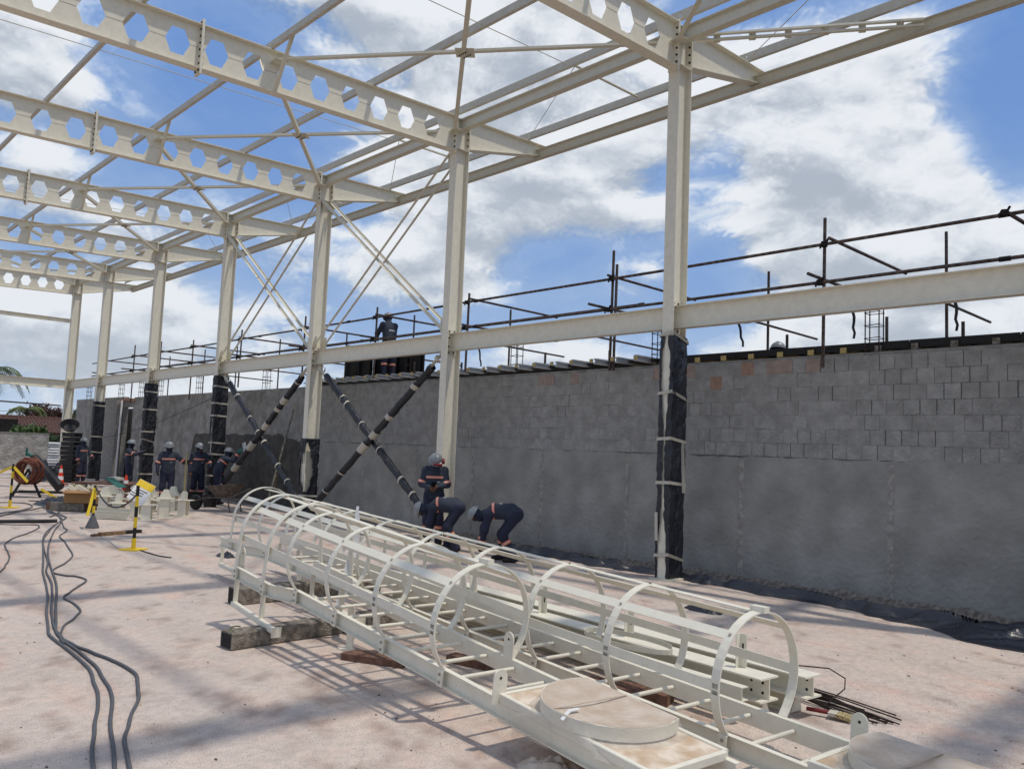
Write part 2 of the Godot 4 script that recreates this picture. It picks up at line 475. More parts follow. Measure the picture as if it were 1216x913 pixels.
# ------------------------------------------------------------------ the setting
func build_ground() -> void:
	O = Vector3.ZERO
	beg()
	var f := FastNoiseLite.new()
	f.seed = 61; f.frequency = 0.22; f.fractal_octaves = 4
	var f2 := FastNoiseLite.new()
	f2.seed = 62; f2.frequency = 0.9; f2.fractal_octaves = 4
	var rows := []; var cols := []
	var xs := []; var zs := []
	var x := -44.0
	while x <= 6.0: xs.append(x); x += 0.1 if x > -13.0 else 0.3
	var z := -10.75
	while z <= 4.0: zs.append(z); z += 0.1
	for zz in zs:
		var l := PackedVector3Array(); var cl := PackedColorArray()
		for xx in xs:
			l.append(Vector3(xx, 0.004 * f2.get_noise_2d(xx * 1.5, zz * 1.5), zz))
			var v := 0.98 + 0.07 * f.get_noise_2d(xx * 0.6, zz * 2.2) + 0.05 * f2.get_noise_2d(xx, zz)
			var grey := smoothstep(0.05, 0.5, f.get_noise_2d(xx * 0.5 + 90, zz * 0.9)) * 0.3
			var rust := smoothstep(0.22, 0.5, f2.get_noise_2d(xx * 0.55 + 30, zz * 1.6))
			var st := smoothstep(0.10, 0.42, 0.7 * f2.get_noise_2d(xx * 1.3 + 70, zz * 2.6) + 0.35 * f2.get_noise_2d(xx * 5.0, zz * 9.0) + 0.28 * exp(-Vector2((xx + 5.0) / 1.5, (zz + 3.2) / 0.55).length_squared()) - 0.05)
			v *= 1.0 - 0.34 * st
			for tk in 2:
				var tz: float = -7.0 - 0.55 * sin((xx + 3.0) * 0.22) + tk * 1.45 + 0.09 * (xx + 6.0)
				v *= 1.0 - 0.075 * smoothstep(0.16, 0.06, absf(zz - tz)) * (0.6 + 0.4 * sin(xx * 31.0))
			rust = maxf(rust, st)
			var c := Color(v, v * (1.0 - 0.10 * rust), v * (1.0 - 0.13 * rust))
			cl.append(c.lerp(Color(v * 0.93, v * 0.96, v), grey))
		rows.append(l); cols.append(cl)
	sheet(rows, false, null, cols)
	var m := mat(Color(0.985, 0.98, 0.97), 0.93, 0.0, ground_texture(), 0.42, normal_tex(512, 63, 0.06, 5, 5.0), 0.5)
	m.vertex_color_use_as_albedo = true
	solo("concrete_slab", "dusty pinkish concrete floor slab of the site", "floor", m, "", "structure")
	beg()
	var R := 700.0
	quad(Vector3(-R, -0.03, -R), Vector3(R, -0.03, -R), Vector3(R, -0.03, R), Vector3(-R, -0.03, R), Vector3.UP)
	solo("ground", "bare earth around the building site", "ground", mat(Color(0.52, 0.46, 0.40), 0.95, 0.0, ramp_tex(256, 64, 0.02, Color(0.7, 0.68, 0.62), Color.WHITE), 0.05), "", "structure")

func ragged(x0: float, x1: float, y0: float, top: Callable, z: float, step := 0.06) -> void:
	# a thin skin of mortar with an uneven upper edge and a small lip
	var x := x0
	var prev := -1.0
	while x < x1 - 1e-4:
		var x2 := minf(x + step, x1)
		var a: float = top.call(x); var b: float = top.call(x2)
		quad(Vector3(x, y0, z), Vector3(x2, y0, z), Vector3(x2, b, z), Vector3(x, a, z), Vector3.BACK)
		quad(Vector3(x, a, z), Vector3(x2, b, z), Vector3(x2, b + 0.006, z - 0.018), Vector3(x, a + 0.006, z - 0.018), Vector3(0, 0.9, 0.4).normalized())
		x = x2

func build_wall() -> void:
	fn.seed = 71; fn.frequency = 1.0; fn.fractal_octaves = 4
	var w := thing("block_wall", "long grey half rendered block wall running beside the steel columns", "wall", Vector3(-19, 0, ZW))
	beg()
	# the wall as laid, set back behind the faces of its blocks; a doorway sized recess near the far end
	for s in [[-38.85, -33.0, 3.26], [-31.85, 1.2, 3.215]]:
		box(Vector3((s[0] + s[1]) / 2, s[2] / 2, ZW - 0.118), Vector3(s[1] - s[0], s[2], 0.19))
	box(Vector3(-33.2, 1.42, ZW - 0.50), Vector3(3.8, 2.84, 0.16))
	box(Vector3(-31.97, 1.42, ZW - 0.32), Vector3(0.2, 2.84, 0.19))
	box(Vector3(-32.425, 3.0, ZW - 0.13), Vector3(1.146, 0.28, 0.18))
	part("mortar_bed", M.mortar, w)
	# blocks
	var shapes := []
	for k in 5:
		O = Vector3.ZERO
		beg()
		var a := [0.0968, 0.1001, 0.0935, 0.1000, 0.0972][k] as float
		var b := [0.0958, 0.0976, 0.0964, 0.0975, 0.0955][k] as float
		var c: float = [0.003, 0.0005, 0.0035, 0.0004, 0.003][k]
		var f := [Vector3(-a + c, -b + c, 0), Vector3(a - c, -b + c * 1.5, 0), Vector3(a - c * 1.4, b - c, 0), Vector3(-a + c, b - c, 0)]
		var g := [Vector3(-a, -b, -0.007), Vector3(a, -b, -0.007), Vector3(a, b, -0.007), Vector3(-a, b, -0.007)]
		var h := [Vector3(-a, -b, -0.034), Vector3(a, -b, -0.034), Vector3(a, b, -0.034), Vector3(-a, b, -0.034)]
		quad(f[0], f[1], f[2], f[3], Vector3.BACK)
		for i in 4:
			var j := (i + 1) % 4
			var o: Vector3 = ((g[i] + g[j]) / 2) * Vector3(1, 1, 0)
			quad(f[i], f[j], g[j], g[i], (o.normalized() + Vector3(0, 0, 1.2)).normalized())
			quad(g[i], g[j], h[j], h[i], o.normalized())
		var am := S.commit_to_arrays()
		shapes.append(am)
	var meshes := {}
	for k in 5:
		for m in 5:
			var me := ArrayMesh.new()
			me.add_surface_from_arrays(Mesh.PRIMITIVE_TRIANGLES, shapes[k])
			me.surface_set_material(0, M.block[m])
			meshes[k * 5 + m] = me
	var n := 0
	var rest := SurfaceTool.new(); rest.begin(Mesh.PRIMITIVE_TRIANGLES)
	seed(7)
	var todo := []
	for i in 160:
		for r in 7:
			todo.append([-0.15 - i * 0.2006, r])
	for r in range(0, 7):
		for i in 7: todo.append([-0.15 + (i + 1) * 0.2006, r])
	for t in todo:
		var r: int = t[1]
		var x: float = t[0] + [0.0, 0.1, 0.03, 0.12, 0.0, 0.09, 0.02][r] + rnd(-0.0015, 0.0015)
		var y := 1.90 + 0.1955 * r + 0.005 * sin(x * 0.7)
		if x < -31.6 or x > 1.1: continue
		var smear := fn.get_noise_2d(x * 0.8, y * 1.2)
		# rendered ties behind each column and patches that the slurry hides
		var tie := absf(fposmod(x + 4.95, 6.4)) < 0.30 and r < 6
		var sh := randi() % 5
		if (x < -4.6 and (smear > 0.16 or rnd(0, 1) < 0.16)) or smear > 0.42 or x < -13.5 and rnd(0, 1) < 0.55: sh = [1, 3][randi() % 2]
		var m := 0
		var q := rnd(0, 1)
		if q < 0.22: m = 1
		elif q < 0.38: m = 2
		if r == 6 and x > -7.0 and x < -5.2 and rnd(0, 1) < 0.65: m = 3 if rnd(0, 1) < 0.6 else 4
		if r == 6 and x > -12.5 and x < -7.2 and rnd(0, 1) < 0.30: m = 3
		if r == 5 and x > -7.0 and x < -6.75: m = 4
		if tie: sh = 1
		var tr := Transform3D(Basis(Vector3.BACK, rnd(-0.003, 0.003)), Vector3(x, y, ZW + (rnd(-0.003, 0.002) if sh != 1 else rnd(-0.0012, 0.0))))
		if n < 296 and x < -2.35:
			var o := MeshInstance3D.new()
			o.mesh = meshes[sh * 5 + m]
			o.name = "block" if n == 0 else "block_%03d" % n
			w.add_child(o)
			o.transform = Transform3D(tr.basis, tr.origin - w.position)
			n += 1
		else:
			rest.append_from(meshes[sh * 5], 0, Transform3D(tr.basis, tr.origin - w.position))
	S = rest
	part("more_blocks", M.block[1], w, "", "stuff")
	O = w.position
	# render on the lower half
	var edge := func(x): return 1.795 + 0.022 * fn.get_noise_1d(x * 2.2) * 2.0 + 0.018 * fn.get_noise_1d(x * 14.0) + (0.02 if x > -4.3 else 0.0)
	beg(); ragged(-20.6, 1.2, 0.0, edge, ZW + 0.012)
	part("lower_render", M.plaster, w)
	# grey first coat on the far stretch
	beg(); ragged(-31.85, -20.6, 0.0, func(x): return 3.17 + 0.02 * fn.get_noise_1d(x * 5.0), ZW + 0.008, 0.12)
	ragged(-38.85, -33.0, 0.0, func(x): return 3.24, ZW + 0.008, 0.3)
	part("far_render", M.plaster_old, w)
	# fresh dark render round the fourth column
	var wet := func(x): return 1.93 + 0.05 * fn.get_noise_1d(x * 9.0) + 0.06 * fn.get_noise_1d(x * 2.0 + 20) - 0.12 * smoothstep(-20.4, -19.6, x) - 0.9 * smoothstep(-26.0, -26.35, x)
	beg(); ragged(-26.35, -19.1, 0.0, wet, ZW + 0.022)
	part("fresh_render", M.plaster_wet, w)
	beg(); ragged(-30.75, -29.6, 0.55, func(x): return 1.62 + 0.06 * fn.get_noise_1d(x * 8.0) - 0.25 * absf(x + 30.1), ZW + 0.018)
	part("fresh_render", M.plaster_wet, w)
	# mortar guide strips
	for px in [-0.9, -2.35, -4.29, -6.42, -8.51, -10.47, -12.39, -14.32, -16.3, -18.25]:
		beg()
		var rows := []
		for i in 30:
			var y := 1.76 * i / 29.0
			var l := PackedVector3Array()
			for k in 6:
				var wv := 0.050 + 0.022 * fn.get_noise_2d(px * 7, y * 6 + k)
				l.append(Vector3(px + (k / 2.5 - 1.0) * wv, y, ZW + 0.011 + (0.012 if k in [1, 2, 3, 4] else -0.004) + 0.005 * fn.get_noise_2d(y * 11 + k * 3, px)))
			rows.append(l)
		sheet(rows)
		part("guide_strip", M.plaster_edge, w)
	# droppings along the foot
	beg()
	var rr := []
	for k in 6:
		var l := PackedVector3Array()
		for i in 330:
			var x := -31.8 + i * 0.1
			var q := k / 5.0
			var hh := (1.0 - q) * (0.085 + 0.05 * fn.get_noise_1d(x * 1.7)) + 0.03 * fn.get_noise_2d(x * 5, k * 2.0) * (1.0 - q)
			l.append(Vector3(x, maxf(hh, 0.0) + 0.004 * (1 - q) - (0.006 if k == 5 else 0.0), ZW + 0.014 + q * (0.15 + 0.08 * fn.get_noise_1d(x * 0.9 + 40))))
		rr.append(l)
	sheet(rr)
	part("mortar_droppings", mat(Color(0.60, 0.56, 0.52), 0.95, 0.0, ramp_tex(256, 72, 0.05, Color(0.6, 0.58, 0.55), Color.WHITE, 5, 1.8, 0.3), 1.0), w, "", "stuff")
	# rough pier beside the recess, broken orange tiles over it
	beg()
	box(Vector3(-33.75, 1.55, ZW + 0.09), Vector3(1.25, 3.1, 0.16), Basis.IDENTITY, 0.02)
	part("pier", M.plaster_edge, w)
	for i in 9:
		beg(); box(Vector3(-33.0 + i * 0.16, 3.12 + rnd(-0.03, 0.03), ZW + 0.05), Vector3(0.13, rnd(0.06, 0.12), 0.12), Basis(Vector3.BACK, rnd(-0.2, 0.2)))
		part("broken_tile", M.block[4], w)

# ------------------------------------------------------------------ steel frame
func wrap_rows(x: float, y0: float, y1: float, n: int, a: float, gap: Callable, hug := 1.0) -> Array:
	# black sheeting round a column, going round from the middle of its inner face
	var zc := (ZI + ZO) / 2; var hx := 0.108 * hug; var hz := 0.180 * hug
	var per := 4 * (hx + hz)
	var rows := []
	for i in n:
		var y := lerpf(y0, y1, float(i) / (n - 1))
		var l := PackedVector3Array()
		var g: float = gap.call(y)
		var m := 60
		for k in m:
			var s := lerpf(g / 2, per - g / 2, float(k) / (m - 1))
			var p := Vector2.ZERO; var nn := Vector2.ZERO
			if s < hx: p = Vector2(s, hz); nn = Vector2(0, 1)
			elif s < hx + 2 * hz: p = Vector2(hx, hz - (s - hx)); nn = Vector2(1, 0)
			elif s < 3 * hx + 2 * hz: p = Vector2(hx - (s - hx - 2 * hz), -hz); nn = Vector2(0, -1)
			elif s < 3 * hx + 4 * hz: p = Vector2(-hx, -hz + (s - 3 * hx - 2 * hz)); nn = Vector2(-1, 0)
			else: p = Vector2(-hx + (s - 3 * hx - 4 * hz), hz); nn = Vector2(0, 1)
			var d := a * (1.1 * fn.get_noise_3d(p.x * 6 + x, y * 2.6, p.y * 6) + 0.9 * (0.5 - 2.0 * absf(fn.get_noise_3d(p.x * 9 + x, y * 5.0, p.y * 9)))) + 0.006
			if absf(nn.x) > 0.5: d -= 0.018 * maxf(0, 1.0 - absf(p.y) / (hz * 0.8))
			l.append(Vector3(x + p.x + nn.x * d, y, zc + p.y + nn.y * d))
		rows.append(l)
	return rows

func tape_round(x: float, y: float, tilt: float, parent: Node, wdt := 0.045) -> void:
	beg()
	var zc := (ZI + ZO) / 2
	var rows := []
	for i in 3:
		var l := PackedVector3Array()
		for c in [[1, 1], [1, -1], [-1, -1], [-1, 1], [1, 1]]:
			l.append(Vector3(x + c[0] * 0.124, y + (i - 1) * wdt / 2 + c[1] * tilt * 0.18 + c[0] * tilt * 0.05, zc + c[1] * 0.198 + rnd(-0.004, 0.004)))
		rows.append(l)
	for k in 4:
		for i in 2:
			var a: Vector3 = rows[i][k]; var b: Vector3 = rows[i][k + 1]; var c: Vector3 = rows[i + 1][k + 1]; var d: Vector3 = rows[i + 1][k]
			quad(a, b, c, d, ((a + b) / 2 - Vector3(x, a.y, zc)).normalized())
	part("tape_band", M.tape, parent)

func column(i: int, x: float, label: String) -> Node3D:
	var c := thing("steel_column", label, "column", Vector3(x, 0, (ZI + ZO) / 2), "cream steel columns along the block wall")
	var top := 8.245; var w := 0.19; var d := 0.326; var zc := (ZI + ZO) / 2
	beg(); prof(rect(0.008, d - 0.024), Vector3(x, 0.022, zc), Vector3(x, top, zc), Vector3.FORWARD)
	part("web", M.steel, c)
	beg(); prof(rect(w, 0.012, 0.001), Vector3(x, 0.022, ZI - 0.006), Vector3(x, top, ZI - 0.006), Vector3.FORWARD)
	part("inner_flange", M.steel, c)
	beg(); prof(rect(w, 0.012, 0.001), Vector3(x, 0.022, ZO + 0.006), Vector3(x, top, ZO + 0.006), Vector3.FORWARD)
	part("outer_flange", M.steel, c)
	beg(); box(Vector3(x, 0.011, zc), Vector3(0.36, 0.022, 0.46))
	part("base_plate", M.steel_dim, c)
	for y in [7.60, 8.20]:
		for s in [-1, 1]:
			beg(); box(Vector3(x + s * 0.0485, y, zc), Vector3(0.085, 0.010, d - 0.028))
			part("stiffener", M.steel, c)
	for s in [-1, 1]:
		beg(); box(Vector3(x + s * 0.014, 3.79, zc), Vector3(0.012, 0.50, 0.22))
		part("cleat", M.steel_dim, c)
		beg()
		for y in [3.585, 3.70, 3.87, 3.995]:
			for z in [-0.05, 0.07]: hexbolt(Vector3(x + s * 0.02, y, zc + z), Vector3(s, 0, 0))
		part("bolt_heads", M.bolt, c, "", "stuff")
	return c

func wrap_column(c: Node3D, i: int, x: float) -> void:
	fn.seed = 80 + i; fn.frequency = 1.0; fn.fractal_octaves = 3
	O = c.position
	var y1: float = [3.50, 0.0, 1.86, 3.56, 3.52, 3.02, 0.6][i]
	if y1 <= 0.0: return
	var y0 := 0.03
	var gap := func(_y): return 0.004
	var hole = null
	var bands := []
	var n := 90
	if i == 0:
		gap = func(y): return 0.05 + 0.09 * smoothstep(2.2, 2.9, y) * (1.0 - smoothstep(3.2, 3.5, y)) - 0.022 * smoothstep(2.3, 2.1, y) * smoothstep(1.2, 1.5, y) + 0.10 * smoothstep(0.9, 0.5, y)
		bands = [[3.47, 0.35], [2.62, 0.3], [1.98, 0.15], [1.36, 0.1], [0.30, 0.3]]
	elif i == 2:
		hole = func(a, b):
			var y: float = lerpf(0.03, 1.86, a / 89.0)
			var s: float = b / 59.0
			return y > 0.62 and y < 1.74 and absf(s - 0.13 + 0.01 * sin(y * 23.0)) < 0.155 * pow(1.0 - absf(y - 1.12) / 0.64, 0.7)
		bands = [[0.52, 0.05]]
	elif i == 3:
		gap = func(y): return 0.02 + 0.05 * smoothstep(2.9, 2.3, y) * smoothstep(1.5, 1.8, y)
		bands = [[3.24, 0.1], [2.77, 0.05], [2.42, 0.05], [1.66, 0.05], [1.34, 0.05], [0.75, 0.0]]
	elif i == 4: bands = [[3.24, 0.05], [2.66, 0.0], [1.93, 0.02], [1.62, 0.3], [1.20, 0.05], [0.55, 0.0]]
	elif i == 5: bands = [[2.86, 0.05], [1.70, 0.05], [1.12, 0.08]]
	var rows := wrap_rows(x, y0, y1, n, 0.022 if i != 4 else 0.03, gap)
	if i == 2:
		for a in n:
			var y: float = rows[a][0].y
			var k := smoothstep(0.5, 1.05, y) * smoothstep(1.7, 1.15, y)
			for b in 60:
				if b < 24 or b > 48: rows[a][b] += Vector3(0.05 * signf(rows[a][b].x - x), 0, 0.03) * k
	if i == 6:
		for a in n:
			for b in 60:
				var v: Vector3 = rows[a][b]
				var k := 1.0 + (1.0 - v.y / 0.6) * 1.4
				rows[a][b] = Vector3(x + (v.x - x) * k, v.y, (ZI + ZO) / 2 + (v.z - (ZI + ZO) / 2) * k)
	beg(); sheet(rows, false, hole)
	var p := part("plastic_wrap", M.plastic if i in [0, 2, 5] else M.plastic_dull, c)
	O = c.position
	for b in bands: tape_round(x, b[0], b[1], p)
	if i == 0:
		for q in [[Vector3(x + 0.128, 1.96, ZI - 0.25), Vector3(x + 0.20, 1.24, ZI - 0.20), 0.05], [Vector3(x - 0.10, 0.95, ZI + 0.035), Vector3(x - 0.075, 0.55, ZI + 0.05), 0.05]]:
			beg(); bar(q[0], q[1], q[2], 0.004, Vector3.BACK)
			part("tape_tail", M.tape, p)
	if i == 3:
		beg(); bar(Vector3(x + 0.055, 1.30, ZI + 0.03), Vector3(x + 0.06, 1.66, ZI + 0.03), 0.07, 0.004, Vector3.BACK)
		part("tape_tail", M.tape, p)

func roof_y(z: float) -> float:
	return 8.245 - 0.034 * (z - ZI)

func castellated(x: float, label: String, z_end: float) -> void:
	var r := thing("castellated_rafter", label, "beam", Vector3(x, 7.55, ZI), "castellated roof rafters")
	var t := 0.0045
	var z0 := ZI + 0.02
	# web: one cell for each hexagon, the weld line running from hole to hole
	beg()
	var zh := ZI + 0.552
	var pitch := 0.605
	var cells := []
	while zh + pitch < z_end:
		if absf(zh - (-4.70)) < 0.12: zh = -4.41
		cells.append(zh); zh += pitch
	for k in cells.size():
		var c: float = cells[k]
		var a: float = z0 if k == 0 else (cells[k - 1] + c) / 2
		var b: float = z_end if k == cells.size() - 1 else (cells[k + 1] + c) / 2
		var yt := func(z): return roof_y(z) - 0.012
		var yb := func(z): return roof_y(z) - 0.688
		var ym := func(z): return roof_y(z) - 0.35
		var hx := [Vector2(c - 0.19, ym.call(c - 0.19)), Vector2(c - 0.095, ym.call(c - 0.095) + 0.205), Vector2(c + 0.095, ym.call(c + 0.095) + 0.205), Vector2(c + 0.19, ym.call(c + 0.19)), Vector2(c + 0.095, ym.call(c + 0.095) - 0.205), Vector2(c - 0.095, ym.call(c - 0.095) - 0.205)]
		var ou := [Vector2(a, ym.call(a)), Vector2(a, yt.call(a)), Vector2(b, yt.call(b)), Vector2(b, ym.call(b)), Vector2(b, yb.call(b)), Vector2(a, yb.call(a))]
		for s in [-1, 1]:
			var q := func(p): return Vector3(x + s * t, p.y, p.x)
			for i in 6:
				var j := (i + 1) % 6
				quad(q.call(hx[i]), q.call(hx[j]), q.call(ou[j]), q.call(ou[i]), Vector3(s, 0, 0))
		for i in 6:
			var j := (i + 1) % 6
			var e: Vector2 = hx[j] - hx[i]
			quad(Vector3(x - t, hx[i].y, hx[i].x), Vector3(x - t, hx[j].y, hx[j].x), Vector3(x + t, hx[j].y, hx[j].x), Vector3(x + t, hx[i].y, hx[i].x), Vector3(0, (ym.call(c) - (hx[i].y + hx[j].y) / 2), c - (hx[i].x + hx[j].x) / 2).normalized())
	part("web", M.steel, r)
	beg()
	for k in cells.size() - 1:
		var a: float = cells[k] + 0.192; var b: float = cells[k + 1] - 0.192
		if b - a > 0.02:
			for s in [-1, 1]: bar(Vector3(x + s * (t + 0.001), roof_y(a) - 0.35, a), Vector3(x + s * (t + 0.001), roof_y(b) - 0.35, b), 0.002, 0.007)
	part("weld_seams", M.weld, r, "", "stuff")
	for k in 2:
		beg()
		var off: float = [-0.006, -0.694][k]
		prof(rect(0.185, 0.012, 0.001), Vector3(x, roof_y(z0) + off, z0), Vector3(x, roof_y(z_end) + off, z_end))
		part(["top_flange", "bottom_flange"][k], M.steel, r)
	# end plate at the column, bolted splice further in
	beg(); box(Vector3(x, roof_y(ZI) - 0.36, ZI + 0.011), Vector3(0.19, 0.78, 0.018))
	part("end_plate", M.steel, r)
	beg()
	for s in [-1, 1]:
		for k in 6: hexbolt(Vector3(x + s * 0.06, roof_y(ZI) - 0.10 - k * 0.105, ZI + 0.02), Vector3.BACK)
		for k in 6: hexbolt(Vector3(x + s * 0.06, roof_y(ZI) - 0.10 - k * 0.105, ZI - 0.013), Vector3.FORWARD)
	part("bolt_heads", M.bolt, r, "", "stuff")
	var zsp := -4.70
	for k in 2:
		beg(); box(Vector3(x, roof_y(zsp) - 0.35, zsp - 0.0095 + k * 0.019), Vector3(0.20, 0.86, 0.018))
		part("splice_plate", M.steel, r)
	beg()
	for k in 8:
		for s in [-1, 1]:
			hexbolt(Vector3(x + s * 0.06, roof_y(zsp) + 0.03 - k * 0.108, zsp + 0.019), Vector3.BACK)
			hexbolt(Vector3(x + s * 0.06, roof_y(zsp) + 0.03 - k * 0.108, zsp - 0.019), Vector3.FORWARD)
	part("bolt_heads", M.bolt, r, "", "stuff")
	for z in [-7.85, -5.87, -3.84, -1.8, 0.24]:
		beg(); box(Vector3(x + 0.03, roof_y(z) + 0.07, z + 0.005), Vector3(0.07, 0.14, 0.006))
		for b in 4: hexbolt(Vector3(x + 0.015 + 0.03 * (b % 2), roof_y(z) + 0.05 + 0.05 * (b / 2), z + 0.008), Vector3.BACK, 0.009, 0.008)
		part("purlin_clip", M.galv, r)
	for s in [-1, 1]:
		for z in [-5.95, 0.14]:
			beg(); prof(angle(0.05), Vector3(x + s * 0.06, roof_y(z) - 0.68, z), Vector3(x + s * 0.60, roof_y(z) + 0.16, z), Vector3.BACK)
			part("flange_brace", M.steel, r)

func bracket(x: float, label: String) -> void:
	var zb := -12.19
	var b := thing("eave_bracket", label, "bracket", Vector3(x, 7.6, ZO), "tapered eave brackets")
	var z0 := ZO - 0.002
	var top := func(z): return 8.262 - 0.030 * (z - ZO)
	var bot := func(z): return 7.655 - 0.222 * (z - ZO)
	beg()
	var poly := [Vector2(z0 - 0.016, bot.call(z0)), Vector2(z0 - 0.016, top.call(z0)), Vector2(zb, top.call(zb)), Vector2(zb, bot.call(zb))]
	for s in [-1, 1]:
		var q := []
		for p in poly: q.append(Vector3(x + s * 0.0045, p.y, p.x))
		quad(q[0], q[1], q[2], q[3], Vector3(s, 0, 0))
	part("web", M.steel, b)
	beg(); prof(rect(0.185, 0.011), Vector3(x, top.call(z0 - 0.016) + 0.0055, z0 - 0.016), Vector3(x, top.call(zb) + 0.0055, zb))
	part("top_flange", M.steel, b)
	beg(); prof(rect(0.185, 0.011), Vector3(x, bot.call(z0 - 0.016) - 0.0055, z0 - 0.016), Vector3(x, bot.call(zb) - 0.0055, zb))
	part("bottom_flange", M.steel, b)
	beg(); box(Vector3(x, (top.call(z0) + bot.call(z0)) / 2, z0 - 0.008), Vector3(0.19, top.call(z0) - bot.call(z0) + 0.05, 0.016))
	part("end_plate", M.steel, b)
	beg(); box(Vector3(x, (top.call(zb) + bot.call(zb)) / 2, zb - 0.006), Vector3(0.19, top.call(zb) - bot.call(zb) + 0.03, 0.012))
	part("tip_plate", M.steel, b)
	beg(); box(Vector3(x + 0.02, top.call(-11.78) + 0.075, -11.77), Vector3(0.07, 0.12, 0.006))
	part("purlin_clip", M.galv, b)
	beg()
	for s in [-1, 1]:
		for k in 5: hexbolt(Vector3(x + s * 0.06, 7.72 + k * 0.12, ZO + 0.013), Vector3.BACK)
	part("bolt_heads", M.bolt, b, "", "stuff")

func member(called: String, pts: PackedVector2Array, a: Vector3, b: Vector3, m: Material, label: String, cat: String, group: String, up := Vector3.UP) -> void:
	O = a
	beg(); prof(pts, a, b, up)
	solo(called, label, cat, m, group)

func frame_x(k: int) -> float:
	return RX if k < 0 else CX[k]

func build_frame() -> void:
	var where := ["nearest cream steel column, bolted girt at its middle and black plastic below", "cream steel column with bare lower shaft behind the worker looking at his phone", "cream steel column with torn black plastic round its foot, between two crossed braces",
		"cream steel column in black plastic with five pale tape bands, beside the two plasterers", "cream steel column in baggy black plastic behind the worker with the hoe", "second farthest cream steel column, black plastic below its bare middle", "farthest cream steel column, bare to the ground at the corner of the frame"]
	for i in 7:
		wrap_column(column(i, CX[i], where[i]), i, CX[i])
	column(7, RX, "cream steel column beyond the right edge of the picture")
	column(8, 0.75, "cream steel column of the near end frame")
	castellated(0.75, "cream castellated rafter of the near end frame", 5.5)
	member("girt_beam", ibeam(0.333, 0.16), Vector3(RX + 0.022, 3.79, -9.925), Vector3(0.75 - 0.022, 3.79, -9.925), M.steel, "cream girt beam in the near end bay", "beam", "girt beams between the columns")
	for i in range(-1, 7):
		var x := frame_x(i)
		var name_: String = "over the frame right of the picture" if i < 0 else "over the %s steel column from the right" % ORD[i]
		castellated(x, "cream castellated rafter with hexagonal holes " + name_, 5.5)
		bracket(x, "cream tapered eave bracket jutting outwards " + name_)
	for i in range(-1, 6):
		var x1 := frame_x(i); var x0 := frame_x(i + 1)
		var bay: String = "bay right of nearest column" if i < 0 else "%s bay left of nearest column" % ORD[i]
		member("girt_beam", ibeam(0.333, 0.16), Vector3(x0 + 0.022, 3.79, -9.925), Vector3(x1 - 0.022, 3.79, -9.925), M.steel, "cream girt beam over the block wall, " + bay, "beam", "girt beams between the columns")
		member("eave_beam", ibeam(0.22, 0.14), Vector3(x0 + 0.012, 8.09, -9.90), Vector3(x1 - 0.012, 8.09, -9.90), M.steel_dim, "cream eave beam at the column heads, " + bay, "beam", "inner eave beams")
		member("fascia_beam", ibeam(0.20, 0.13), Vector3(x0 + 0.006, 8.12, -12.06), Vector3(x1 - 0.006, 8.12, -12.06), M.steel_dim, "outermost cream beam joining bracket tips, " + bay, "beam", "outer eave beams")
		var pz := [-11.78, -9.90, -7.85, -5.87, -3.84, -1.80, 0.24, 2.3]
		for k in pz.size():
			var y := roof_y(pz[k]) + 0.095
			if pz[k] < -9.8: y = 8.42
			if pz[k] < -11: y = 8.45
			member("purlin", zsec(0.18, 0.062), Vector3(x0 + 0.005, y, pz[k]), Vector3(x1 - 0.005, y, pz[k]), M.galv, "grey roof purlin, %s from the eave, %s" % [ORD[k], bay], "purlin", "grey roof purlins")
		# flat cross of angles under the roof
		var c := thing("roof_cross_brace", "cross of cream angles under the roof, " + bay, "brace", Vector3((x0 + x1) / 2, 7.95, -7.8), "roof cross braces")
		var y := 7.93
		for q in [[Vector3(x0 + 0.1, y, -5.95), Vector3(x1 - 0.12, y, -9.72)], [Vector3(x0 + 0.12, y - 0.02, -9.72), Vector3(x1 - 0.1, y - 0.02, -5.95)]]:
			beg(); prof(angle(0.075, 0.007), q[0], q[1])
			part("diagonal", M.steel_dim, c)
		beg(); box(Vector3((x0 + x1) / 2, y + 0.012, -7.83), Vector3(0.30, 0.008, 0.30), Basis(Vector3.UP, PI / 4))
		part("gusset_plate", M.steel_dim, c)
		beg()
		for b in 8: hexbolt(Vector3((x0 + x1) / 2 + 0.05 * (b % 4) - 0.075, y - 0.024, -7.83 + (0.05 if b > 3 else -0.05)), Vector3.DOWN, 0.014, 0.012)
		part("bolt_heads", M.bolt, c, "", "stuff")
		for s in [0, 1]:
			for e in [-5.95, -9.72]:
				beg(); box(Vector3((x0 + 0.12) if s == 0 else (x1 - 0.12), y - 0.008, e), Vector3(0.22, 0.008, 0.20))
				part("gusset_plate", M.steel_dim, c)
		# ties at mid bay
		var xm := (x0 + x1) / 2 + 0.35
		member("eave_tie", angle(0.05), Vector3(xm, 8.38, -9.96), Vector3(xm, 8.40, -11.72), M.steel_dim, "short cream tie between outermost purlins, " + bay, "tie", "eave ties")
		O = Vector3(xm, 8.3, -5)
		beg(); rod(Vector3(xm, 8.36, -9.86), Vector3(xm, 7.92, 2.2), 0.007, 6)
		solo("sag_rod", "thin sag rod threaded through the purlins, " + bay, "rod", M.galv, "sag rods")
		O = Vector3(xm, 8.4, -10)
		beg(); rod(Vector3(xm, 8.38, -9.98), Vector3(x0 + 0.12, 8.42, -11.72), 0.007, 6)
		solo("eave_rod", "thin diagonal rod beside the eave tie, " + bay, "rod", M.galv, "eave rods")
	# doubled battened strut in the bay at the right
	var st := thing("battened_strut", "doubled cream strut with small batten plates, right of the nearest bracket", "strut", Vector3(-6.9, 8.1, -10))
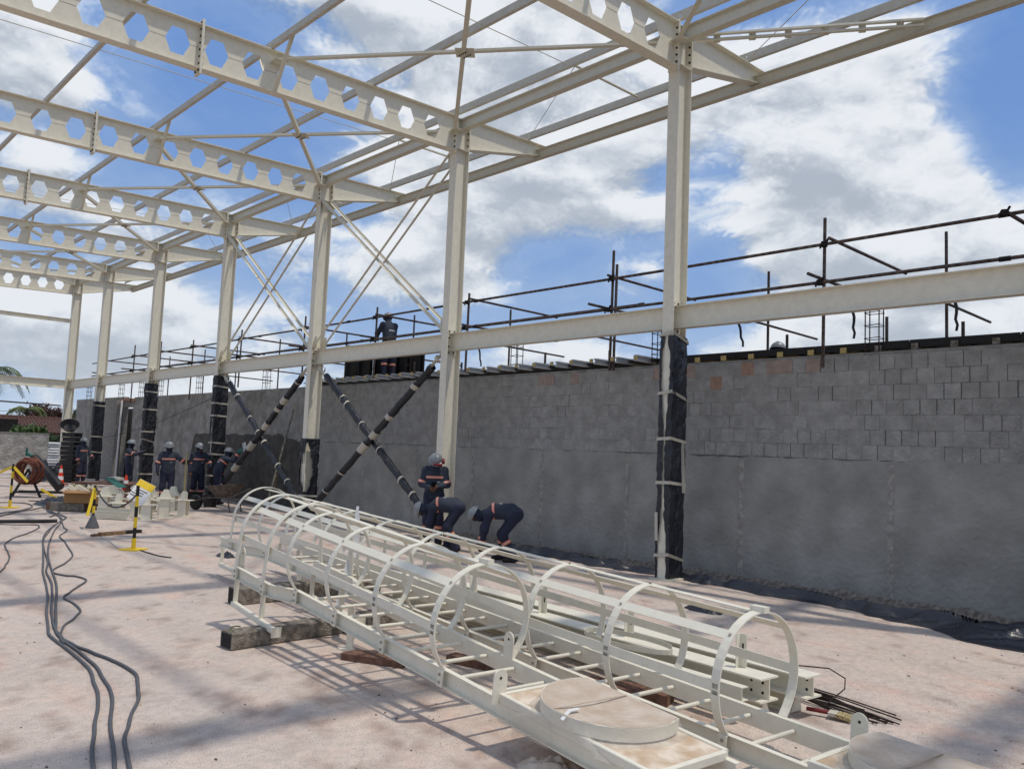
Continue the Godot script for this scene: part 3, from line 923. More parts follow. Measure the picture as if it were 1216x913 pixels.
	for s in [-1, 1]:
		beg(); prof(angle(0.055), Vector3(-6.98 + s * 0.0, 8.10 + s * 0.045, -10.16), Vector3(-4.35, 8.12 + s * 0.045, -11.98), Vector3.UP)
		part("chord", M.steel, st)
	for k in 6:
		var p := Vector3(-6.95, 8.10, -10.18).lerp(Vector3(-4.4, 8.12, -11.95), (k + 0.5) / 6.0)
		beg(); box(p, Vector3(0.10, 0.13, 0.008), Basis(Vector3.UP, 0.605))
		for b in 4: hexbolt(p + Vector3(0.57 * 0.0 - 0.025 + 0.05 * (b % 2), -0.03 + 0.06 * (b / 2), 0.005 + 0.018 - 0.036 * (b % 2) * 0.0), Vector3(0.57, 0, 0.82), 0.012, 0.01)
		part("batten", M.steel_dim, st)
	# end wall girts at the far corner
	for g in [[3.79, 0.333, 0.16, "deep cream girt running off from the farthest column above the low wall", "girt_beam"], [6.42, 0.16, 0.10, "slender upper cream girt running off from the farthest column", "girt_beam"]]:
		member(g[4], ibeam(g[1], g[2]), Vector3(CX[6] + 0.02, g[0], ZI + 0.02), Vector3(CX[6] + 0.02, g[0], 3.0), M.steel, g[3], "beam", "girts of the far end frame")
	# vertical bracing in the third and fourth bays
	for k in [1, 2]:
		var xa: float = CX[k] - 0.12; var xb: float = CX[k + 1] + 0.12
		var at: String = "right of the torn column wrapping" if k == 1 else "left of the torn column wrapping"
		var u := thing("upper_cross_brace", "large cross of doubled cream angles above the girt, " + at, "brace", Vector3((xa + xb) / 2, 4, -9.9), "upper cross braces")
		for z in [-9.79, -10.04]:
			for q in [[Vector3(xa, 4.02, z), Vector3(xb, 7.55, z)], [Vector3(xa, 7.55, z - 0.012), Vector3(xb, 4.02, z - 0.012)]]:
				beg(); prof(angle(0.055, 0.006), q[0], q[1], Vector3.BACK)
				part("diagonal", M.steel, u)
			for q in [[xa, 4.03, 1], [xb, 4.03, 1], [xa, 7.5, -1], [xb, 7.5, -1]]:
				beg()
				var sx := -1.0 if q[0] == xa else 1.0
				var pts := PackedVector2Array([Vector2(0, 0), Vector2(0.26, 0), Vector2(0.10, 0.30), Vector2(0, 0.30)])
				for i in 4: pts[i] = Vector2(q[0] + sx * (0.10 - pts[i].x), q[1] - 0.06 * q[2] + q[2] * pts[i].y)
				prof(pts, Vector3(0, 0, z - 0.014), Vector3(0, 0, z - 0.022))
				part("gusset_plate", M.steel_dim, u)
		var l := thing("lower_cross_brace", "lower cross brace wrapped in black plastic and pale tape, " + at, "brace", Vector3((xa + xb) / 2, 0, -9.9), "wrapped lower cross braces")
		fn.seed = 90 + k; fn.frequency = 1.0
		var n := 0
		for q in [[Vector3(xa, 3.58, -9.86), Vector3(xb, 0.10, -9.86)], [Vector3(xb, 3.58, -9.98), Vector3(xa, 0.10, -9.98)]]:
			O = l.position
			beg(); prof(angle(0.08, 0.008), q[0], q[1], Vector3.BACK)
			part("diagonal", M.steel, l)
			var dir: Vector3 = (q[1] - q[0]).normalized()
			var side := dir.cross(Vector3.BACK).normalized()
			var len_: float = q[0].distance_to(q[1])
			var rows := []
			for i in 60:
				var s := lerpf(0.42, len_ - 0.05, i / 59.0)
				var ring := PackedVector3Array()
				for j in 16:
					var a := TAU * j / 16
					var rr := 0.072 + 0.022 * fn.get_noise_3d(s * 3.2, cos(a) * 1.2 + n * 9, sin(a) * 1.2) + 0.012 * fn.get_noise_3d(s * 11, cos(a) * 3 + n, sin(a) * 3)
					ring.append(q[0] + dir * s + Vector3(0.03, 0.0, 0.03) + (side * cos(a) + Vector3.BACK * sin(a)) * rr)
				rows.append(ring)
			beg(); sheet(rows, true)
			var wp := part("plastic_wrap", M.plastic if n == 1 else M.plastic_dull, l)
			seed(33 + k * 5 + n)
			for i in 8:
				var s := 0.40 + (len_ - 0.7) * i / 7.0 + rnd(-0.3, 0.25)
				beg()
				var rws := []
				var tw := rnd(0.025, 0.06) * (rnd(3.0, 6.5) if n == 0 and i > 0 and i < 4 + k else 1.0)
				for e in 2:
					var ring := PackedVector3Array()
					for j in 14:
						var a := TAU * j / 14
						ring.append(q[0] + dir * (s + (e - 0.5) * tw + 0.02 * cos(a)) + Vector3(0.03, 0, 0.03) + (side * cos(a) + Vector3.BACK * sin(a)) * (0.086 + 0.02 * fn.get_noise_3d(s * 3.2, cos(a) * 1.2 + n * 9, sin(a) * 1.2) + rnd(-0.003, 0.003)))
					rws.append(ring)
				sheet(rws, true)
				part("tape_band", M.tape, wp)
			n += 1

# ------------------------------------------------------------------ scaffold, formwork and starter bars on the wall
func coupler(p: Vector3, parent: Node) -> void:
	beg()
	box(p, Vector3(0.085, 0.07, 0.085), Basis(Vector3.UP, 0.4), 0.012)
	box(p + Vector3(0.05, 0.035, 0.02), Vector3(0.022, 0.07, 0.022), Basis(Vector3.BACK, -0.5))
	box(p + Vector3(-0.04, -0.03, 0.03), Vector3(0.02, 0.06, 0.02))
	part("coupler", M.clamp, parent)

func scaffold() -> void:
	var s := thing("tube_scaffold", "rusty steel tube scaffold rails standing along the top of the block wall", "scaffold", Vector3(-18, 3.2, -10.55))
	var R := 0.0235
	var zf := -10.57; var zb := -12.9
	for x in [[-1.42, 3.05, 5.1], [-5.14, 3.02, 5.08], [-8.86, 3.15, 5.20], [-8.78, 3.15, 4.95], [-12.62, 3.3, 4.9], [-15.9, 3.3, 4.95], [-19.20, 3.3, 5.05], [-22.9, 3.3, 5.0], [-26.4, 3.0, 4.95], [-29.2, 3.2, 5.1], [-31.8, 3.0, 5.15], [-35.2, 3.2, 5.1]]:
		beg(); rod(Vector3(x[0], x[1], zf), Vector3(x[0] + 0.01, x[2], zf - 0.01), R)
		part("standard", M.scaf, s)
		if x[0] != -8.78:
			coupler(Vector3(x[0] + 0.03, 4.70, zf + 0.05), s)
			coupler(Vector3(x[0] - 0.03, 4.18, zf + 0.05), s)
	for x in [-4.37, -7.27, -13.85, -17.6, -20.9, -22.2, -25.0, -28.2, -31.0, -34.5]:
		beg(); rod(Vector3(x, 1.8, zb), Vector3(x, 5.15 + 0.12 * sin(x), zb), R)
		part("standard", M.scaf, s)
	for l in [[4.70, zf + 0.052], [4.18, zf + 0.052], [4.19, zb + 0.052], [4.75, zb + 0.052]]:
		var xs := [1.5, -2.93, -7.65, -12.3, -17.0, -21.6, -26.2, -30.5, -36.5]
		if l[0] == 4.75: xs = [-10.0, -15.0, -20.0, -25.0, -30.0, -36.0]
		for k in xs.size() - 1:
			beg(); rod(Vector3(xs[k] - 0.01, l[0] + 0.012 * sin(k * 3.0), l[1]), Vector3(xs[k + 1] + 0.01, l[0] + 0.012 * sin((k + 1) * 3.0), l[1] - 0.0), R)
			part("ledger", M.scaf, s)
			beg(); rod(Vector3(xs[k] - 0.06, l[0], l[1]), Vector3(xs[k] + 0.06, l[0], l[1]), R + 0.008)
			part("sleeve", M.clamp, s)
	for x in [-1.3, -5.05, -8.9, -12.5, -15.8, -19.1, -22.8, -26.3, -29.1, -31.7, -35.1]:
		beg(); rod(Vector3(x + 0.04, 4.755, zf + 0.12), Vector3(x + 0.06, 4.73, zb - 0.1), R)
		part("transom", M.scaf, s)
		beg(); rod(Vector3(x - 0.10, 4.235, zf + 0.42), Vector3(x - 0.10, 4.23, zf - 0.6), R)
		part("transom", M.scaf, s)
	for x in [-2.93]:
		coupler(Vector3(x, 4.72, zf + 0.06), s)
		beg(); rod(Vector3(x, 4.75, zf + 0.02), Vector3(x + 0.25, 4.62, zb), R)
		part("transom", M.scaf, s)
	for q in [[-4.25, 4.12], [-7.1, 4.06], [-10.6, 4.08], [-13.4, 4.1], [-17.2, 4.08], [-20.5, 4.08], [-24.8, 4.1], [-28.0, 4.05]]:
		beg(); rod(Vector3(q[0], q[1], -11.2), Vector3(q[0] + 0.08, q[1] - 0.06, -14.2), R * 0.9)
		part("transom", M.scaf, s)
	for x in [[-6.0, 3.62], [-8.0, 3.66], [-4.55, 3.75], [-3.6, 3.6], [-9.4, 3.6], [-11.0, 3.66], [-13.5, 3.6], [-15.2, 3.7]]:
		beg(); rod(Vector3(x[0], 2.4, -11.2), Vector3(x[0], x[1], -11.2), 0.022)
		part("prop_head", M.scaf, s)

func formwork() -> void:
	var f := thing("slab_formwork", "black plywood slab formwork on joist ends along the wall top", "formwork", Vector3(-9, 3.2, -10.9))
	for k in 7:
		var x := 0.9 - k * 1.25
		beg(); box(Vector3(x - 0.62, 3.245 + 0.055, -10.78), Vector3(1.24, 0.10, 0.02))
		part("plywood_edge", M.ply, f)
	beg(); box(Vector3(-9.0, 3.325, -12.2), Vector3(21.0, 0.018, 2.80))
	part("plywood_deck", M.ply, f)
	for k in 18:
		var x := 0.6 - k * 0.462
		beg(); box(Vector3(x, 3.262, -11.6), Vector3(0.078, 0.075, 1.72), Basis.IDENTITY, 0.004)
		part("joist", M.yellow_wood if x < -4.6 else M.grey_wood, f)
	seed(4)
	for k in 22:
		var x := -8.2 - k * 0.46
		if x < -18: break
		beg()
		prof(ibeam(0.10, 0.075, 0.022, 0.025), Vector3(x, 3.315, -10.46 + rnd(-0.07, 0.05)), Vector3(x + 0.02, 3.315, -12.4))
		var j := part("joist", M.alu, f)
		beg(); box(Vector3(x, 3.315, -10.40 + rnd(-0.02, 0.01)), Vector3(0.065, 0.06, 0.02))
		part("end_cap", M.yellow_wood, j)
	for k in 8:
		beg(); box(Vector3(-9.4 - k * 1.3, 3.235, -11.0), Vector3(1.28, 0.04, 0.2))
		part("plywood_edge", M.ply, f)
	# upright shutter where the man works
	var u := thing("black_shutter", "upright black plywood shutter behind the man on the scaffold", "formwork", Vector3(-16.6, 3.38, -11.6))
	beg(); box(Vector3(-16.6, 3.80, -11.75), Vector3(2.1, 0.86, 0.02))
	part("panel", M.ply, u)
	for k in 5:
		beg(); box(Vector3(-17.55 + k * 0.47, 3.79, -11.71), Vector3(0.05, 0.84, 0.06))
		part("stud", M.black, u)
	beg(); box(Vector3(-17.66, 3.80, -11.3), Vector3(0.02, 0.86, 0.8))
	part("panel", M.ply, u)

func starters() -> void:
	var first: Node3D = null
	var spots := [[-8.02, 3.98, "left of the nearest column head wrap"], [-4.55, 4.02, "right of the nearest column"], [-11.37, 4.05, "just right of the second column"], [-14.8, 4.0, "right of the man on the scaffold"], [-19.0, 4.0, "behind the torn column"], [-21.6, 4.0, "left of the torn column"], [-24.6, 4.0, "left of the fourth column"], [-26.2, 4.0, "right of the fifth column"], [-29.6, 4.1, "left of the fifth column"], [-31.4, 4.1, "right of the wall recess"], [-33.6, 4.1, "over the rough pier"], [-37.6, 4.1, "at the far end of the wall"]]
	for q in spots:
		var lab: String = "rusty starter bar cage on the wall, " + q[2]
		if first:
			copy(first, lab, Vector3(q[0] - spots[0][0], 0, 0))
			continue
		first = thing("starter_bars", lab, "rebar", Vector3(q[0], 3.2, -10.8), "starter bar cages on the wall")
		for k in 4:
			beg(); rod(Vector3(q[0] + (0.09 if k % 2 else -0.09), 3.0, -10.8 + (0.07 if k > 1 else -0.07)), Vector3(q[0] + (0.092 if k % 2 else -0.088), 4.05 - 0.05 * k, -10.8 + (0.07 if k > 1 else -0.07)), 0.008, 6)
			part("bar", M.rebar, first)
		for k in 4:
			var y := 3.40 + k * 0.17
			beg()
			tube(PackedVector3Array([Vector3(q[0] - 0.10, y, -10.88), Vector3(q[0] + 0.10, y, -10.88), Vector3(q[0] + 0.10, y + 0.01, -10.72), Vector3(q[0] - 0.10, y, -10.72), Vector3(q[0] - 0.10, y, -10.88)]), 0.006, 5)
			part("stirrup", M.rebar, first)
	# lanyards clipped to the rails
	for q in [[-6.72, "left of the helmet behind the wall"], [-4.92, "by the bars right of nearest column"], [-3.62, "farthest right"], [-12.75, "at the second column"], [-17.3, "beside the man on the scaffold"]]:
		var l := thing("lanyard", "black lanyard with steel hook on a rail, " + q[1], "lanyard", Vector3(q[0], 4.1, -11.0), "lanyards on the scaffold")
		var p := PackedVector3Array()
		for k in 8: p.append(Vector3(q[0] + 0.012 * sin(k * 2.3) + 0.016 * k * (1.0 if q[0] < -6 else 0.1), 3.98 - 0.075 * k, -11.0))
		beg(); tube(p, 0.022, 6, true, 0.016)
		part("strap", M.black, l)
		beg()
		var hk := PackedVector3Array()
		for k in 9: hk.append(Vector3(q[0] + 0.028 * cos(k * 0.75), 4.08 + 0.055 * sin(k * 0.75), -11.0))
		tube(hk, 0.008, 6)
		part("hook", M.silver, l)

# ------------------------------------------------------------------ caged ladders
var LO: Vector3; var LD: Vector3; var LN: Vector3; var LU: Vector3
func frame_of(o: Vector3, th: float, s: float) -> void:
	LO = o
	LD = Vector3(cos(th), s, sin(th)).normalized()
	LN = Vector3(sin(th), 0, -cos(th))
	LU = LN.cross(LD)
	if LU.y < 0: LU = -LU

func at(s: float, n: float, u: float) -> Vector3:
	return LO + LD * s + LN * n + LU * u

func strip(pts: Array, w: Vector3, t: float) -> void:
	# a flat bar bent along pts, its width along w
	var m := pts.size()
	var rows := [PackedVector3Array(), PackedVector3Array(), PackedVector3Array(), PackedVector3Array()]
	for i in m:
		var dir: Vector3 = (pts[mini(i + 1, m - 1)] - pts[maxi(i - 1, 0)]).normalized()
		var o := w.cross(dir).normalized() * t / 2
		rows[0].append(pts[i] - w / 2 - o); rows[1].append(pts[i] + w / 2 - o); rows[2].append(pts[i] + w / 2 + o); rows[3].append(pts[i] - w / 2 + o)
	for k in 4:
		var l := (k + 1) % 4
		for i in m - 1:
			var a: Vector3 = rows[k][i]; var b: Vector3 = rows[l][i]; var c: Vector3 = rows[l][i + 1]; var d: Vector3 = rows[k][i + 1]
			var mid: Vector3 = (pts[i] + pts[i + 1]) / 2
			var n := (b - a).cross(d - a).normalized()
			if n.dot((a + c) / 2 - mid) < 0: n = -n
			quad(a, b, c, d, n)
	for e in [0, m - 1]:
		var n: Vector3 = (pts[e] - pts[1 if e == 0 else m - 2]).normalized()
		quad(rows[0][e], rows[1][e], rows[2][e], rows[3][e], n)

func ladder(label: String, o: Vector3, th: float, sl: float, s0: float, s1: float, flare: float, hoops: Array, rung_at: float, lugs: Array) -> Node3D:
	frame_of(o, th, sl)
	var base := at((s0 + s1) / 2, 0.25, 0); base.y = 0
	var t := thing("caged_ladder", label, "ladder", base, "caged ladders lying on the slab")
	var g := 0.5
	var hgt := 0.112
	for k in 2:
		var sg := -1.0 if k == 0 else 1.0
		var n0 := 0.0 if k == 0 else g
		beg()
		prof(chan(hgt, 0.038, 0.006, 1.0 if k == 0 else -1.0), at(flare, n0, -hgt / 2), at(s1, n0, -hgt / 2), LU)
		part("stile", M.steel, t)
		# the stile spreads for the walk through at its head
		beg()
		prof(chan(hgt, 0.038, 0.006, 1.0 if k == 0 else -1.0), at(flare - 0.24, n0 + sg * 0.13, -hgt / 2), at(flare - 0.002, n0, -hgt / 2), LU)
		prof(chan(hgt, 0.038, 0.006, 1.0 if k == 0 else -1.0), at(s0, n0 + sg * 0.145, -hgt / 2), at(flare - 0.242, n0 + sg * 0.13, -hgt / 2), LU)
		part("flared_stile", M.steel, t)
		beg()
		bar(at(s0 + 0.01, n0 + sg * 0.14, -0.36), at(flare - 0.06, n0 + sg * 0.15, -0.36), 0.05, 0.045, LU, 0.004)
		part("guard_bar", M.steel, t)
		for s in [s0 + 0.04, flare - 0.42]:
			beg(); bar(at(s, n0 + sg * 0.135, -0.34), at(s, n0 + sg * 0.135, -0.115), 0.045, 0.008, LD)
			part("guard_post", M.steel, t)
		beg(); bar(at(flare - 0.055, n0 + sg * 0.15, -0.36), at(flare - 0.045, n0 + sg * 0.15, -0.36), 0.085, 0.085, LU)
		part("guard_end_plate", M.steel, t)
		# short legs under the stiles
		for s in [flare + 0.44]:
			var p := at(s, n0 + sg * (-0.27 if k == 0 else 0.01), -0.06)
			if p.y > 0.14:
				beg(); bar(Vector3(p.x, 0.065, p.z), p, 0.11, 0.008, LN)
				box(Vector3(p.x, 0.061, p.z) + LN * 0.03 * sg, Vector3(0.12, 0.008, 0.10), Basis(Vector3.UP, -th))
				part("leg_plate", M.steel, t)
	var s := rung_at
	var n := 0
	while s < s1 - 0.03:
		if s > flare + 0.1:
			beg(); rod(at(s, 0.004, -0.05), at(s, g - 0.004, -0.05), 0.0135, 8)
			var rg := part("rung", M.steel, t)
			beg()
			for k in 21: rod(at(s, 0.05 + 0.02 * k, -0.05), at(s, 0.058 + 0.02 * k, -0.05), 0.0155, 8)
			part("ribs", M.steel, rg, "", "stuff")
		s += 0.305
		n += 1
	for h in hoops:
		var pts := []
		var e := 0.0
		var wide := 1.0
		if h < flare - 0.2: e = 0.135
		if h < flare - 0.1: wide = 1.06
		var c := 0.25; var cu := 0.262; var R := 0.385 * wide
		var dn := 0.295 + e
		var a0 := -asin(clampf(cu / R, -1, 1)) if e == 0.0 else -0.25
		pts.append(at(h, c + dn, -0.112)); pts.append(at(h, c + dn, -0.01))
		for k in 33:
			var a := lerpf(a0, PI - a0, k / 32.0)
			var q := Vector2(cos(a) * R, cu + sin(a) * R)
			if e > 0.0 and q.y < cu: q.x = signf(q.x) * lerpf(dn, R, q.y / cu)
			pts.append(at(h, c + q.x, maxf(q.y, 0.0)))
		pts.append(at(h, c - dn, -0.01)); pts.append(at(h, c - dn, -0.112))
		beg(); strip(pts, LD * 0.056, 0.009)
		var hp := part("hoop", M.steel, t)
		if h == hoops[hoops.size() - 1] or h == hoops[hoops.size() - 2]:
			beg()
			for k in 5:
				var a := PI + 0.12
				bar(at(h - 0.016 + k * 0.008, c - R * cos(0.10) - 0.005, cu - 0.035), at(h - 0.016 + k * 0.008, c - R * cos(0.10) - 0.005, cu + 0.025), 0.003 + 0.001 * (k % 2), 0.002, LN)
			part("bar_code", M.barcode, hp)
	var ha: float = hoops[0]; var hb: float = hoops[hoops.size() - 1]
	for k in 5:
		var a := [0.02, 0.80, PI / 2, PI - 0.80, PI - 0.02][k] as float
		var R := 0.381
		var d := LN * cos(a) + LU * sin(a)
		beg()
		var p0 := at(ha, 0.25, 0.262) + d * R; var p1 := at(hb, 0.25, 0.262) + d * R
		bar(p0 - LD * 0.024, p1 + LD * 0.024, 0.008, 0.058, d.cross(LD))
		part("cage_strap", M.steel, t)
	beg()
	for h in hoops:
		for sd in [-1, 1]:
			for u in [-0.035, -0.085]: hexbolt(at(h, 0.25 + sd * (0.301 if h > flare - 0.1 else 0.436), u), LN * sd, 0.010, 0.007)
			for a in [0.80, PI / 2]:
				var d: Vector3 = LN * cos(a) * sd + LU * sin(a)
				hexbolt(at(h, 0.25, 0.262) + d * 0.3895, d, 0.009, 0.006)
	part("bolt_heads", M.weld, t, "", "stuff")
	beg(); box(at(hb, 0.25, 0.262 + 0.40), Vector3(0.10, 0.035, 0.05), Basis(Vector3.UP, -th))
	part("splice_clip", M.steel, t)
	for l in lugs:
		beg()
		var poly := PackedVector2Array([Vector2(-0.05, -0.02), Vector2(0.05, -0.02)])
		for k in 9: poly.append(Vector2(cos(PI * k / 8) * 0.05, 0.125 + sin(PI * k / 8) * 0.05))
		var pc := at(l[0], l[1], 0.0)
		prof(poly, pc + LN * 0.004, pc - LN * 0.004, LU) if l[2] == 0 else prof(poly, pc + LD * 0.004, pc - LD * 0.004, LU)
		var lg := part("lug", M.steel, t)
		beg(); hexbolt(pc + LU * 0.125 - (LN if l[2] == 0 else -LD) * 0.004, -LN if l[2] == 0 else LD, 0.009, 0.002)
		part("bolt_hole", M.bolt, lg)
	return t

func film_drum(label: String, s_mid: float, n_mid: float, u0: float, tray0: float, tray1: float) -> void:
	# hoop shaped platform wrapped in clear film, on a shallow tray
	var p := at(s_mid, n_mid, u0)
	var t := thing("wrapped_platform", label, "platform", p, "film wrapped platforms on the ladder ends")
	O = p
	var th := atan2(-LD.z, LD.x)
	beg()
	var c0 := at(tray0, -0.03, u0); var c1 := at(tray1, -0.03, u0); var c2 := at(tray1, 0.53, u0); var c3 := at(tray0, 0.53, u0)
	bar(c0, c1, 0.03, 0.05, LU, 0.004); bar(c3, c2, 0.03, 0.05, LU, 0.004); bar(c0 + LN * 0.016, c3 - LN * 0.016, 0.03, 0.046, LU, 0.004); bar(c1 + LN * 0.016, c2 - LN * 0.016, 0.03, 0.046, LU, 0.004)
	part("tray_frame", M.steel, t)
	beg(); prof(rect(0.53, 0.006), at(tray0 + 0.016, 0.25, u0 + 0.012), at(tray1 - 0.016, 0.25, u0 + 0.012), LU)
	part("tray_plate", M.dusty, t)
	var out := []
	for k in 41:
		var a := lerpf(-0.42, PI + 0.42, k / 40.0)
		out.append(Vector2(s_mid + cos(a) * 0.385, n_mid + 0.10 - sin(a) * 0.385))
	var ring := []
	for q in out: ring.append(at(q.x, q.y, u0 + 0.062))
	beg(); strip(ring, LU * 0.070, 0.008)
	var n0: float = out[0].y
	bar(at(s_mid - 0.34, n0, u0 + 0.062), at(s_mid + 0.34, n0, u0 + 0.062), 0.008, 0.070, LU)
	part("rim", M.steel, t)
	# film stretched over it, sagging a little, then gathered down over the tray
	fn.seed = 101; fn.frequency = 1.0
	var rows := []
	for i in 15:
		var l := PackedVector3Array()
		for q in out:
			var k := i / 14.0
			var v := Vector2(s_mid + (q.x - s_mid) * lerpf(0.90, 1.0, k), lerpf(n0, q.y, k))
			l.append(at(v.x, v.y, u0 + 0.098 - 0.020 * sin(PI * k) * (1.0 - absf(v.x - s_mid) / 0.42) + 0.003 * fn.get_noise_2d(v.x * 9, v.y * 14)))
		rows.append(l)
	beg(); sheet(rows)
	bar(at(s_mid - 0.02, n0 - 0.01, u0 + 0.101), at(s_mid - 0.05, n_mid - 0.27, u0 + 0.101), 0.012, 0.004, LU)
	part("film_top", M.film_dusty, t)
	var rows2 := []
	for i in 8:
		var k := i / 7.0
		var l := PackedVector3Array()
		for q in out:
			var dd := Vector2(q.x - s_mid, q.y - n_mid).normalized()
			var r := 0.006 + k * k * (0.13 + 0.05 * fn.get_noise_1d(q.x * 20))
			var v: Vector2 = q + dd * r
			l.append(at(v.x, clampf(v.y, -0.075, 0.6), u0 + 0.099 - 0.13 * k + 0.012 * fn.get_noise_2d(q.x * 30, k * 4 + q.y * 20)))
		rows2.append(l)
	beg(); sheet(rows2)
	part("film_skirt", M.film, t)
	# band of film wound round the stiles
	var rows3 := []
	for i in 9:
		var l := PackedVector3Array()
		for q in [[-0.05, 0.03], [-0.055, -0.04], [-0.05, -0.125], [0.0, -0.135], [0.25, -0.13], [0.5, -0.135]]:
			l.append(at(tray0 + 0.02 + i * 0.055, q[0] - 0.006 - 0.012 * absf(fn.get_noise_2d(i * 3.1, q[1] * 20)), u0 + q[1]))
		rows3.append(l)
	beg(); sheet(rows3)
	part("film_band", M.film, t)
	beg()
	strip([at(s_mid + 0.02, n_mid - 0.16, u0 + 0.103), at(s_mid + 0.03, n_mid - 0.24, u0 + 0.110), at(s_mid + 0.05, n_mid - 0.31, u0 + 0.08)], LD * 0.024, 0.004)
	part("tape_strip", M.white, t)

func build_ladders() -> void:
	var a := ladder("nearer caged ladder in cream steel, its head propped up on timbers", Vector3(-5.0, 0.396, -3.493), 0.077, -0.069, -2.45, 2.70, -1.36, [-2.36, -1.72, -1.345, -0.62, 0.12, 0.86], -1.2, [[1.46, -0.045, 1], [0.86, 0.50, 0], [-2.36, -0.12, 0]])
	film_drum("film wrapped platform on the end of the nearer ladder, larger in view", 1.99, 0.22, 0.012, 1.46, 2.62)
	var b := ladder("farther caged ladder in cream steel, lying level behind the nearer one", Vector3(-5.02, 0.295, -4.398), 0.084, -0.037, -5.35, 3.9, -4.3, [-4.95, -4.18, -3.4, -2.53, -1.72, -0.86, -0.02, 0.815, 1.607, 2.455], -3.85, [[2.95, 0.51, 0]])
	film_drum("film wrapped platform at the bottom edge on the farther ladder", 3.42, 0.25, 0.012, 2.98, 3.85)
	# thin steel tube lying beside the farther ladder
	O = at(0, 0.62, 0)
	beg(); rod(at(-3.8, 0.60, 0.012), at(1.9, 0.585, 0.012), 0.014)
	solo("steel_tube", "slender white steel tube lying along the far stile of the farther ladder", "tube", M.steel)

func stacked_beams() -> void:
	var th := -0.095
	var items := [[Vector3(-2.86, 0.0, -5.16), 5.4, 0.16, 0.20, 0.0, "wide flanged cream beam with slotted cleats, nearest the farther ladder"], [Vector3(-2.72, 0.0, -5.50), 5.2, 0.15, 0.19, 0.0, "cream beam lying behind the one with slotted cleats"]]
	for q in items:
		var e: Vector3 = q[0]
		var d := Vector3(-cos(th), 0, sin(th))
		var t := thing("loose_beam", q[5], "beam", e + d * 2.5, "cream beams stacked behind the ladders")
		var h: float = q[2]
		beg(); prof(ibeam(h, q[3], 0.012, 0.009), e + Vector3(0, h / 2 + 0.131, 0), e + d * q[1] + Vector3(0, h / 2 + 0.131, 0))
		part("section", M.steel, t)
		beg()
		for k in 2:
			for r in 2: hexbolt(e + d * (0.05 + 0.09 * r) + Vector3(0, 0.245 - k * 0.065, 0.005), Vector3.BACK, 0.011, 0.001)
		part("bolt_holes", M.bolt, t, "", "stuff")
		if q[2] > 0.155:
			for s in [0.28, 1.35, 2.42, 3.5]:
				var p: Vector3 = e + d * s + Vector3(0, h + 0.131, -0.06)
				beg(); prof(angle(0.055, 0.006), p, p + Vector3(0, 0.23, 0), Vector3.BACK)
				var cl := part("slotted_cleat", M.steel, t)
				beg(); box(p + Vector3(0.028, 0.13, 0.0005 + 0.0065), Vector3(0.012, 0.07, 0.002))
				part("slot", M.bolt, cl)
	for q in [[Vector3(-2.93, 0, -5.21), "lower cream beam carrying the one with slotted cleats"], [Vector3(-2.87, 0, -5.54), "lower cream beam under the rear one of the stack"]]:
		var e: Vector3 = q[0]
		var d := Vector3(-cos(th), 0, sin(th))
		var t := thing("loose_beam", q[1], "beam", e + d * 2.5, "cream beams stacked behind the ladders")
		beg(); prof(ibeam(0.13, 0.15, 0.010, 0.008), e + Vector3(0, 0.065, 0), e + d * 5.0 + Vector3(0, 0.065, 0))
		part("section", M.steel, t)
		beg(); prof(PackedVector2Array([Vector2(-0.062, -0.062), Vector2(0.062, -0.062), Vector2(0.012, 0.05), Vector2(-0.012, 0.05)]), e - d * 0.004 + Vector3(0, 0.068, 0), e - d * 0.012 + Vector3(0, 0.068, 0))
		part("end_gusset", M.steel, t)
	var e := Vector3(-2.93, 0.20, -4.93)
	var d := Vector3(-cos(th), 0, sin(th))
	O = e
	beg(); prof(chan(0.09, 0.07, 0.006), e, e + d * 3.6)
	solo("loose_channel", "short cream channel lying between the farther ladder and the stacked beams", "channel", M.steel)
	O = Vector3(-3.9, 0.34, -5.1)
	beg()
	var pts := []
	for k in 29: pts.append(Vector3(-3.95, 0.345, -5.02) + Vector3(cos(k * 0.2), 0, sin(k * 0.2) * 0.42).rotated(Vector3.UP, -0.05) * 0.42)
	strip(pts, Vector3.UP * 0.035, 0.006)
	solo("loose_hoop", "loose steel hoop lying on the wide flanged beam", "hoop", M.steel_dim)

